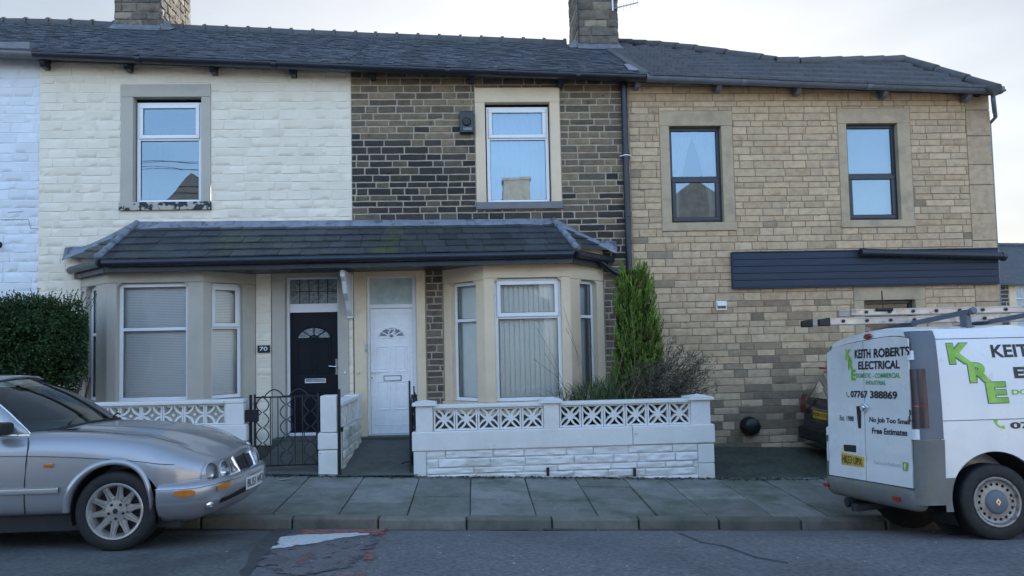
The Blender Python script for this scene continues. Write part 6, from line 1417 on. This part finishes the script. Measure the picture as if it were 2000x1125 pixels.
for d in (.42, -.42):
    mb = MB(); sc_ = CY-d; mb.box(-2.1, -1.55, sc_-.24, sc_+.24, .45, .62); mb.hexa([(-2.0, sc_-.24, .6), (-1.86, sc_-.24, .6), (-1.86, sc_+.24, .6), (-2.0, sc_+.24, .6), (-2.2, sc_-.2, 1.12), (-2.1, sc_-.2, 1.12), (-2.1, sc_+.2, 1.12), (-2.2, sc_+.2, 1.12)]); mb.box(-2.22, -2.12, sc_-.12, sc_+.12, 1.15, 1.32); mb.build('seat', M['seat'], car, bevel=.04)
mb = MB(); mb.box(-3.3, -.9, .2, 2*CY-.2, .5, .52); mb.box(-3.4, -2.7, .25, 2*CY-.25, .5, 1.0); mb.build('rear_seat', M['seat'], car)
mb = MB(); c = Vector((-1.2, CY-.40, .98)); mb.tube([c+Vector((.08*math.sin(a)*.5, .18*math.cos(a), .18*math.sin(a))) for a in [2*math.pi*i/24 for i in range(25)]], .014, 8); mb.build('steering_wheel', M['black_plastic'], car, smooth=True)
mb = MB(); q = (-1.26, CY, 1.37); mb.box(-1.29, -1.26, CY-.11, CY+.11, 1.34, 1.40); mb.build('interior_mirror', M['black_plastic'], car, bevel=.01)
mb = MB(); mb.box(-1.0, -.86, -.13, .075, .985, 1.09); mb.build('door_mirror', M['black_plastic'], car, bevel=.03)
mb = MB()
for (x0_, y0_, x1_, y1_) in ((-.60, .40, -.76, 1.0), (-.47, .95, -.60, 1.36)):
    z0_, z1_ = zb_c(y0_)+.02, zb_c(y1_)+.055; mb.tube([(x0_, y0_, z0_), (lerp(x0_, x1_, .5), lerp(y0_, y1_, .5), lerp(z0_, z1_, .5)+.02), (x1_, y1_, z1_)], .009, 5)
mb.build('wiper', M['rubber'], car)
# ------------------------------------------------------------------ white van
vh = P(1955, 982, -5.62); VR = .335
van = thing('panel_van', 'white tradesman van with green lettering and a ladder on its roof bars', 'van', (vh.x, -5.62, vh.z-VR), local=True, rot=(R(-5.2), 0, 0))
VC = .865
def vprof(): return [(.815, .40), (.875, .44), (.883, .52), (.89, .90), (.88, 1.20), (.857, 1.52), (.837, 1.70), (.819, 1.82), (.777, 1.897), (.66, 1.935), (.35, 1.962), (0, 1.97)]
def vy(z): pr = vprof(); return VC-interp(z, [q[1] for q in pr], [q[0] for q in pr])
def vx(z): return -.705+.105*max(0, (z-.45)/1.5)
def vring(x, sc=1.0, lean=1.0, zs=1.0):
    out = []
    for d, z in vprof():
        z2 = .26+(z-.26)*zs; out.append((x+(vx(z2)+.70)*lean, d*sc, z2))
    return [(x_, VC-d, z) for x_, d, z in out] + [(x_, VC+d, z) for x_, d, z in out[-2::-1]] + [(x, VC, .26)]
st = [(-.70, .92, 1, .992), (-.69, .955, 1, .995), (-.665, .98, 1, .998), (-.62, .997, 1, 1), (-.54, 1, 1, 1), (-.3, 1, .6, 1), (0, 1, .2, 1), (.5, 1, 0, 1), (1.2, 1, 0, 1), (2.0, 1, 0, 1), (2.5, .995, 0, .995), (3.0, .97, 0, .86), (3.5, .93, 0, .56), (3.9, .82, 0, .48)]
mb = MB(); rows = [vring(*s_) for s_ in st]; mb.grid(rows, closed=True); n = len(rows[0]); L_ = len(rows); mb.f += [tuple(range(n)), tuple(range(L_*n-1, (L_-1)*n-1, -1))]; mb.m += [0, 0]
vb = mb.build('body', M['van_white'], van, smooth=True)
bm = bmesh.new(); bm.from_mesh(vb.data); bmesh.ops.recalc_face_normals(bm, faces=bm.faces[:])
bm.to_mesh(vb.data); bm.free()
AR = .435
boolean_cut(vb, [cutter(xw, .345, AR, y0, y1, van) for xw in (0, 3.1) for y0, y1 in ((-.3, .36), (1.5, 2.3))])
for xw in (0, 3.1):
    for sg in (0, 1):
        mb = MB(); rows = []; ya, yb_ = (vy(.6)+.02, .37) if not sg else (2*VC-vy(.6)-.02, 2*VC-.37)
        for i in range(29):
            a = lerp(-.5, math.pi+.5, i/28); rl = AR-.006; rows.append([(xw+rl*math.cos(a), ya, .345+rl*math.sin(a)), (xw+rl*math.cos(a), yb_, .345+rl*math.sin(a))])
        mb.grid(rows); mb.add([(xw+AR*math.cos(2*math.pi*i/24), yb_, .345+AR*math.sin(2*math.pi*i/24)) for i in range(24)], [tuple(range(24))]); mb.build('arch_liner', M['dark_gap'], van)
    for sg in (0, 1): wheel(van, (xw, .0+.01 if not sg else 2*VC-.01, VR), VR, .208, .20, 'steel', face=-1 if not sg else 1)
mb = MB(); mb.box(-.6, 3.4, .2, 2*VC-.2, .24, .34); mb.box(-.2, .2, .4, 1.5, .22, .36); mb.tube([(-.3, .95, .26), (.4, .95, .26)], .06, 8); mb.build('floor_pan', M['dark_gap'], van)
# the rear corner in plan, from the side panel round to the door edge
def corner(z, t, off=0, sgn=-1):
    y0 = vy(max(z, .52)); xr_ = vx(z); rd = .075; ln = .14; arc = rd*math.pi/2; tot = ln+arc; s_ = t*tot
    if s_ < ln: p, nn = Vector((xr_+rd+ln-s_, y0, z)), Vector((0, -1, 0))
    else:
        a = (s_-ln)/rd; p = Vector((xr_+rd-rd*math.sin(a), y0+rd-rd*math.cos(a), z)); nn = Vector((-math.sin(a), -math.cos(a), 0))
    p = p+nn*off
    if sgn > 0: p.y = 2*VC-p.y
    return p
def cpatch(t0, t1, z0, z1, off, m, name, parent, sgn=-1, nz=8, nt_=10, z0f=None, z1f=None):
    mb = MB(); rows = []
    for i in range(nt_+1):
        t = lerp(t0, t1, i/nt_); a, b = (z0f(t) if z0f else z0), (z1f(t) if z1f else z1)
        rows.append([corner(lerp(a, b, j/nz), t, off, sgn) for j in range(nz+1)])
    mb.grid(rows)
    mb.grid([[corner(lerp(z0, z1, j/nz), t, o_, sgn) for j in range(nz+1)] for t, o_ in ((t0, -.02), (t0, off))]); mb.grid([[corner(lerp(z0, z1, j/nz), t, o_, sgn) for j in range(nz+1)] for t, o_ in ((t1, off), (t1, -.02))])
    mb.grid([[corner(z, lerp(t0, t1, i/nt_), o_, sgn) for i in range(nt_+1)] for z, o_ in ((z0, off), (z0, -.02))]); mb.grid([[corner(z, lerp(t0, t1, i/nt_), o_, sgn) for i in range(nt_+1)] for z, o_ in ((z1, off), (z1, -.02))])
    return mb.build(name, m, parent, auto=35)
for sg in (-1, 1):
    pg = cpatch(0, 1.0, .90, 1.885, .010, M['pillar_grey'], 'corner_pillar', van, sg, nz=14)
    cpatch(.50, .97, 1.0, 1.53, .014, M['smoke_lens'], 'tail_light', pg, sg, nz=8)
    cpatch(.62, .98, 1.19, 1.20, .0155, M['red_lens'], 'tail_light_strip', pg, sg, nz=1)
    cpatch(.78, 1.12, 1.615, 1.70, .024, M['van_white'], 'hinge', pg, sg, nz=2); cpatch(.78, 1.12, .90, .99, .024, M['van_white'], 'hinge', pg, sg, nz=2)
    cg = cpatch(0, .97, .33, .895, .022, M['van_grey'], 'corner_bumper', van, sg, nz=8)
    if sg > 0: cpatch(.55, 1.0, .62, .83, .022, M['plate_white'], 'reversing_light', cg, sg, nz=3)
# grey cladding between the corner and the wheel arch, near side
def sp(x, z, off=.012): return Vector((x, vy(max(z, .52))-off, z))
arc = [(AR*math.cos(a), .345+AR*math.sin(a)) for a in [math.pi-(math.pi*.0)-.52+i*.075 for i in range(14)]]
z_s = [lerp(.27, .56, i/10) for i in range(11)]
mb = MB(); rows = []
for z in z_s:
    xr_ = -math.sqrt(max(0, (AR+.004)**2-(z-.345)**2)); rows.append([sp(lerp(-.50, xr_, i/6), z, .012) for i in range(7)])
mb.grid(rows); mb.grid([[p+Vector((0, .03, 0)) for p in rows[-1]], rows[-1]])
lowc = mb.build('lower_cladding', M['van_grey'], van, smooth=True)
mb = MB(); q = sp(-.56, .70, .018); mb.lathe([(0, .004), (.016, .003), (.02, 0)], 12, lambda a, b, h: (q.x+a, q.y-h, q.z+b)); mb.build('bumper_plug', M['dark_gap'], lowc)
# rear doors, with the centre gap, recesses and lower swage
def dpt(y, z, off=.012): return Vector((vx(z)-off, y, z))
DL, DR, DM = 2*VC-.075, .075, VC+.005
def dtop(y): return 1.872-.20*(abs(y-VC)/.83)**4*.35
def door_leaf(ya, yb_, name):
    mb = MB(); ny, nz_ = 10, 26; rows = []
    for i in range(ny+1):
        y = lerp(ya, yb_, i/ny); row = []
        for j in range(nz_+1):
            z = lerp(.47, dtop(y), j/nz_); t = .020
            if 1.10 < z < 1.76: t -= .0015*sstep(1.10, 1.14, z)*sstep(1.76, 1.72, z)*(1 if abs(y-VC) < .66 else 0)
            t -= .009*sstep(.74, .70, z)*sstep(.60, .66, z) ; row.append(dpt(y, z, t))
        rows.append(row)
    mb.grid(rows); e = []
    ed = rows[0] + [r_[-1] for r_ in rows[1:]] + rows[-1][-2::-1] + [r_[0] for r_ in rows[-2:0:-1]]
    mb.grid([ed + [ed[0]], [p+Vector((.022, 0, 0)) for p in ed + [ed[0]]]])
    return mb.build(name, M['van_white'], van, auto=32)
def mz(px, py):                            # a pixel on the rear doors to (y, z) in the van's own frame
    Mi = (Matrix.Translation(van.location) @ van.rotation_euler.to_matrix().to_4x4()).inverted(); o_ = Mi @ CP; d = Mi.to_3x3() @ ray(px, py); z = 1.2
    for _ in range(6): t = (vx(z)-.0232-o_.x)/d.x; p = o_+d*t; z = p.z
    return p.y, p.z
dn = door_leaf(DR, DM-.008, 'rear_door'); df = door_leaf(DM+.008, DL, 'rear_door')
mb = MB(); mb.grid([[dpt(y, lerp(.46, dtop(y)+.008, j/12), .006) for j in range(13)] for y in [lerp(DR-.010, DL+.010, i/10) for i in range(11)]]); mb.build('door_seal', M['dark_gap'], van)
BL = mz(1694, 657)
mb = MB(); mb.lathe([(1, 0), (.9, .012), (.5, .02), (0, .022)], 20, lambda a, b, h: dpt(BL[0]+a*.075, BL[1]+b*.030, .020+h)); mb.build('brake_light', M['red_lens'], df, smooth=True)
def slot(y0, y1, z0, z1, m, name, parent, off=.018, th=.012, b=.02):
    mb = MB(); x = vx((z0+z1)/2)-off; mb.box(x-th, x+.01, y0, y1, z0, z1); return mb.build(name, m, parent, bevel=b)
(a, b), (c, d) = mz(1682, 838), mz(1674, 793); slot(a, c, b, d, M['rubber'], 'door_handle', df); (a, b), (c, d) = mz(1672, 884), mz(1648, 868); slot(a, c, b, d, M['rubber'], 'plate_lamp_grip', df)
mb = MB(); PLK = mz(1691, 796); c = dpt(PLK[0], PLK[1], .04); mb.lathe([(0, .03), (.03, .03), (.04, .015), (.04, -.02)], 14, lambda a, b, h: (c.x-h, c.y+a, c.z+b)); mb.tube([c+Vector((-.01, .0, 0)), c+Vector((-.02, -.05, .03)), c+Vector((0, -.08, .0))], .010, 6); mb.build('padlock', M['chrome'], dn, auto=40)
for y, z in (mz(1778, 812),):
    mb = MB(); mb.tube([dpt(y+.01, z+.05, .02), dpt(y-.01, z+.02, .03), dpt(y+.012, z-.02, .03), dpt(y, z-.05, .02)], .007, 6); mb.build('check_strap', M['rubber'], dn)
# lettering on the rear doors (y falls from left to right as seen)
def rt(s_, y0, y1, z0, z1, m, bold=.02, off=.0232, sl=0, shear=0): text(s_, lambda u, v: dpt(lerp(y0, y1, u), lerp(z0, z1, v)+sl*(u-.5), off), m, van, bold=bold, shear=shear)
INK = M['ink']
def rpx(s_, x0, x1, yt0, yb0, yt1, yb1, m, bold=.02):
    a, b, c, d = mz(x0, yb0), mz(x1, yb1), mz(x1, yt1), mz(x0, yt0)
    text(s_, lambda u, v: dpt(lerp(lerp(a[0], b[0], u), lerp(d[0], c[0], u), v), lerp(lerp(a[1], b[1], u), lerp(d[1], c[1], u), v), .0232), m, van, bold=bold)
rpx('KEITH', 1669, 1700, 683, 700, 681, 699, INK, .035); rpx('ROBERTS', 1706, 1776, 681, 699, 676, 694, INK, .035)
rpx('ELECTRICAL', 1676, 1757, 706, 722, 703, 720, INK, .03)
rpx('DOMESTIC', 1672, 1701, 729, 738, 729, 738, M['vinyl_green_small'], .02); rpx('- COMMERCIAL', 1704, 1758, 729, 738, 728, 738, M['vinyl_green_small'], .02); rpx('INDUSTRIAL', 1691, 1730, 743, 751, 743, 752, M['vinyl_green_small'], .02)
rpx('07767', 1661, 1694, 763, 776, 763, 778, INK, .03); rpx('388869', 1699, 1752, 763, 778, 764, 780, INK, .03)
rpx('Est. 1988', 1640, 1667, 811, 821, 813, 823, INK, .015); rpx('No Job Too Small', 1698, 1777, 814, 827, 819, 832, INK, .03); rpx('Free Estimates', 1703, 1772, 835, 847, 839, 852, INK, .03)
rpx('Find us on Facebook', 1707, 1759, 899, 906, 905, 913, M['vinyl_grey'], .0)
for s_, q in (('K', (1651, 1663, 682, 703, 681, 702)), ('R', (1656, 1666, 701, 722, 701, 721)), ('E', (1662, 1671, 722, 743, 721, 743))): rpx(s_, *q, M['vinyl_green'], .05)
a, b = mz(1763, 919), mz(1772, 903); mb = MB(); mb.add([dpt(a[0], a[1], .0232), dpt(b[0], a[1], .0232), dpt(b[0], b[1], .0232), dpt(a[0], b[1], .0232)], [(0, 1, 2, 3)]); fb = mb.build('square_badge', M['vinyl_green'], van); text('f', lambda u, v: dpt(lerp(a[0], b[0], .35+.35*u), lerp(a[1], b[1], .15+.7*v), .0242), M['num_white'], fb, bold=.04)
def handset(mapf, m, parent):              # telephone receiver: a curved grip with two swollen ends
    mb = MB(); n = 14; L_, R__ = [], []
    for i in range(n+1):
        a = R(lerp(160, 290, i/n)); w = interp(i/n, [0, .14, .26, .74, .86, 1], [.13, .15, .07, .07, .15, .13]); r_ = .42; L_.append((.62+(r_+w*.9)*math.cos(a), .62+(r_+w*.9)*math.sin(a))); R__.append((.62+(r_-w*.9)*math.cos(a), .62+(r_-w*.9)*math.sin(a)))
    mb.add([mapf(*p) for p in L_+R__], [(i, i+1, n+2+i, n+1+i) for i in range(n)]); return mb.build('phone_symbol', m, parent)
a, b = mz(1652, 778), mz(1660, 762); handset(lambda u, v: dpt(lerp(a[0], b[0], u), lerp(a[1], b[1], v), .0232), M['vinyl_green_small'], van)
a, b, c, d = mz(1643, 907), mz(1687, 913), mz(1686, 893), mz(1643, 883)
pm = lambda u, v, o_: dpt(lerp(lerp(a[0], b[0], u), lerp(d[0], c[0], u), v), lerp(lerp(a[1], b[1], u), lerp(d[1], c[1], u), v), o_)
mb = MB(); mb.hexa([pm(0, 0, .0), pm(1, 0, .0), pm(1, 0, .024), pm(0, 0, .024), pm(0, 1, .0), pm(1, 1, .0), pm(1, 1, .024), pm(0, 1, .024)]); vp = mb.build('number_plate', M['plate_yellow'], df, bevel=.004)
text('HK53 UPX', lambda u, v: pm(.05+.9*u, .16+.68*v, .0275), INK, vp, bold=.015)
# side panel lettering
def ms(px, py, off=.014):
    Mi = (Matrix.Translation(van.location) @ van.rotation_euler.to_matrix().to_4x4()).inverted(); o_ = Mi @ CP; d = Mi.to_3x3() @ ray(px, py); z = 1.3
    for _ in range(6): t = (vy(z)-off-o_.y)/d.y; p = o_+d*t; z = p.z
    return p
def spx(s_, x0, x1, yt, yb_, m, bold=.04, off=.003, grow=0):
    a, b = ms(x0, yb_), ms(x1, yt); g = grow
    text(s_, lambda u, v: Vector((lerp(a.x-g, b.x+g, u), vy(lerp(a.z, b.z, v))-off, lerp(a.z-g, b.z+g, v))), m, van, bold=bold)
for s_, q in (('K', (1857, 1896, 670, 711)), ('R', (1897, 1934, 708, 747)), ('E', (1933, 1965, 746, 787))):
    spx(s_, *q, M['pillar_grey'], .075, .002, .008); spx(s_, *q, M['vinyl_green'], .045, .0045)
spx('KEITH', 1940, 2033, 671, 698, INK, .03); spx('ROBERTS', 2046, 2190, 671, 698, INK, .05); spx('ELECTRICAL', 1984, 2200, 711, 739, INK, .05); spx('DOMESTIC', 1979, 2080, 758, 771, M['vinyl_green'], .03); spx('COMMERCIAL', 2094, 2200, 758, 771, M['vinyl_green'], .03); spx('07767 388869', 1976, 2200, 818, 838, INK, .04)
a, b = ms(1943, 840), ms(1968, 813); handset(lambda u, v: Vector((lerp(a.x, b.x, u), vy(lerp(a.z, b.z, v))-.003, lerp(a.z, b.z, v))), M['vinyl_green'], van)
for z, x0_, x1_, r_ in ((1.80, -.47, 2.2, .003), (1.06, -.44, 2.2, .0035)):
    mb = MB(); mb.tube([(lerp(x0_, x1_, i/20), vy(z)-.001, z) for i in range(21)], r_, 5); mb.build('panel_crease_shade', M['van_grey'] if z < 1.5 else M['dark_gap'], vb)  # pressed creases drawn as grey and dark lines, their shade in the colour
mb = MB(); mb.tube([sp(-.485, lerp(.56, 1.88, i/20), .001) for i in range(21)], .005, 5); mb.tube([sp(-.485, .56, .001), sp(-.455, .52, .002), sp(-.36, .515, .002)], .0001, 4); mb.build('panel_gap', M['dark_gap'], vb)
# rear bumper, tow bar
prof = [(.08, .262), (.02, .268), (-.02, .30), (-.040, .35), (-.042, .42), (-.03, .452), (.03, .458)]
pl_ = [(-.62, vy(.4)+.01), (-.68, vy(.4)+.012), (-.715, vy(.4)+.04), (-.735, .10), (-.745, .35), (-.75, VC)]; pl_ = pl_ + [(x, 2*VC-y) for x, y in pl_[-2::-1]]
rows = []
for i, (x, y) in enumerate(pl_):
    a, b = pl_[max(0, i-1)], pl_[min(len(pl_)-1, i+1)]; t = Vector((b[0]-a[0], b[1]-a[1], 0)).normalized(); nn = Vector((-t.y, t.x, 0)); nn = -nn if nn.x > 0 or (abs(nn.x) < .2 and (nn.y > 0) == (y < VC)) else nn
    rows.append([(x-nn.x*o_, y-nn.y*o_, z) for o_, z in prof])
mb = MB(); mb.grid(rows); rbm = mb.build('rear_bumper', M['van_grey'], van, smooth=True, sub=1, solid=.01)
for y in (.24, 2*VC-.12): slot(y-.055, y+.055, .345, .385, M['red_lens'], 'reflector', rbm, off=.088, th=.006, b=.004)
mb = MB(); mb.bar((-.5, VC+.02, .24), (-.82, VC+.06, .20), .10, .06); mb.tube([(-.82, VC+.06, .17), (-.82, VC+.06, .24)], .05, 12); mb.tube([(-.80, VC+.3, .23), (-.72, VC+.3, .23)], .05, 10); mb.bar((-.5, VC+.3, .23), (-.75, VC+.3, .23), .08, .06); mb.build('tow_bar', M['black_plastic'], rbm, auto=40)
# roof rack, with its ladder standing on it as a thing of its own
rk = None
for xb in (.02, .86, 2.0):
    mb = MB(); mb.bar((xb-.02, .08, 2.055), (xb-.02, 1.68, 2.06), .055, .045); mb.tube([(xb-.02, .07, 2.055), (xb-.02, .02, 2.06)], .034, 8)
    for y in (.16, 1.60): mb.bar((xb-.02, y, 1.88), (xb-.02, y, 2.04), .10, .05, up=(1, 0, 0)); mb.bar((xb-.08, y, 1.905), (xb+.05, y, 1.905), .05, .04)
    mb.build('roof_bar', M['pillar_grey'], van, bevel=.008)
LDx = lambda px, y: P(px, 620, y).x
ld = thing('ladder', 'long aluminium extension ladder strapped on the white van roof bars', 'ladder', (4.2, -4.5, 2.05))
M['alu'] = mat('scratched_aluminium', (.50, .47, .44), .42, metal=.6, var=.2, scale=7, c3=(.22, .19, .16), c3s=8, lo3=.56, hi3=.7)
def ladder_sec(px0, yr_, z0s, hgt, name):
    yA, yB = yr_; xA, xB = PX(px0, yA, 620), PX(px0, yA, 620)+3.6
    mb = MB()
    for y in (yA, yB):
        za = PZ(z0s[0], yA, px0); mb.box(xA, xB, y-.014, y+.014, za-hgt, za)
        mb.box(xA, xB, y-.022, y+.006, za-.008, za+.004); mb.box(xA, xB, y-.022, y+.006, za-hgt-.004, za-hgt+.008)
    o = mb.build(name, M['alu'], ld, bevel=.003); rb = MB(); x = xA+.16
    while x < xB: rb.tube([(x, yA-.03, za-hgt*.5), (x, yB+.02, za-hgt*.5)], .017, 8); x += .255
    rb.build('rung', M['rubber'], o, auto=40); return xA, za
x0_, z0_ = ladder_sec(1616, (-4.45, -4.05), (622, 0), .062, 'ladder_rail'); ladder_sec(1662, (-4.38, -4.12), (605, 0), .058, 'ladder_rail')
mb = MB()
for y in (-4.45, -4.05): mb.hexa([(x0_-.10, y-.03, z0_-.08), (x0_+.02, y-.03, z0_-.08), (x0_+.02, y+.03, z0_-.08), (x0_-.10, y+.03, z0_-.08), (x0_-.10, y-.03, z0_-.01), (x0_+.02, y-.03, z0_+.01), (x0_+.02, y+.03, z0_+.01), (x0_-.10, y+.03, z0_-.01)])
mb.build('ladder_foot', M['black_plastic'], ld, bevel=.01)
mb = MB(); q = P(1722, 568, -4.4); q2 = P(1725, 605, -4.4); mb.tube([q2, q], .007, 5); mb.tube([q2-Vector((.08, 0, 0)), q2+Vector((.1, 0, 0))], .02, 6); mb.build('rack_clamp', M['iron'], ld)
# ------------------------------------------------------------------ dark hatchback on the driveway
hx = PX(1572, -.45, 830); hz = zdr(hx+.5, -1.2)
hb = thing('hatchback', 'dark hatchback parked against the house wall, mostly hidden by the van', 'car', (hx, -.25, hz), local=True)
prf = [(.03, .20), (.0, .30), (.02, .52), (.03, .58), (.045, .80), (.10, .92), (.22, 1.12), (.36, 1.36), (.55, 1.46), (1.6, 1.50), (2.3, 1.40), (3.0, 1.02), (3.7, .92), (3.85, .6), (3.85, .25)]
mb = MB(); rows = []
for d, sc in ((0, .90), (.04, .97), (.12, 1.0), (.85, 1.0), (1.56, 1.0), (1.64, .97), (1.68, .90)):
    rows.append([(1.9+(x-1.9)*(1 if .1 < d < 1.6 else (.985 if sc > .95 else .955)), -d-(0 if z < .95 else (.10*(z-.95)/.5 if d < .5 else -.10*(z-.95)/.5)), .85+(z-.85)*(1 if sc >= 1 else (.995 if sc > .95 else .96))) for x, z in prf])
mb.grid(rows, closed=True); n = len(prf); mb.f += [tuple(range(n)), tuple(range(7*n-1, 6*n-1, -1))]; mb.m += [0, 0]
hbo = mb.build('body', M['dark_paint'], hb, auto=40)
for y in (-.02, -1.66):
    for x in (.75, 3.1): wheel(hb, (x, y if y < -1 else y, .30), .30, .19, .2, 'steel', face=-1 if y < -1 else 1)
rb = [(.115, .96), (.20, 1.09), (.335, 1.33)]
mb = MB(); mb.grid([[(x-.02, y, z) for x, z in rb] for y in (-.22, -1.46)]); mb.build('rear_window', M['car_glass'], hb)
mb = MB(); mb.tube([(.30, -.15, 1.41), (.30, -1.53, 1.41)], .02, 6); mb.build('spoiler_lamp', M['red_lens'], hb)
mb = MB(); mb.grid([[(.02+x, y, z) for x, z in ((-.005, .70), (.0, .92), (.04, 1.0))] for y in (-.03, -.22)]); mb.build('tail_light', M['hatch_lens'], hb); mb = MB(); mb.grid([[(.02+x, y, z) for x, z in ((-.005, .70), (.0, .92), (.04, 1.0))] for y in (-1.46, -1.65)]); mb.build('tail_light', M['hatch_lens'], hb)
mb = MB(); mb.box(.0, .03, -.50, -1.02, .66, .77); npb = mb.build('number_plate', M['plate_yellow'], hb, bevel=.004)
text('RJ58 EXK', lambda u, v: (-.003, lerp(-.52, -1.00, u), lerp(.68, .75, v)), INK, npb, bold=.015)
mb = MB(); mb.box(-.05, .06, -.04, -1.64, .30, .50); mb.build('bumper', M['black_plastic'], hb, bevel=.03)
mb = MB(); mb.bar((.01, -.5, .80), (.01, -1.18, .80), .02, .03); mb.build('boot_trim', M['chrome'], hb)
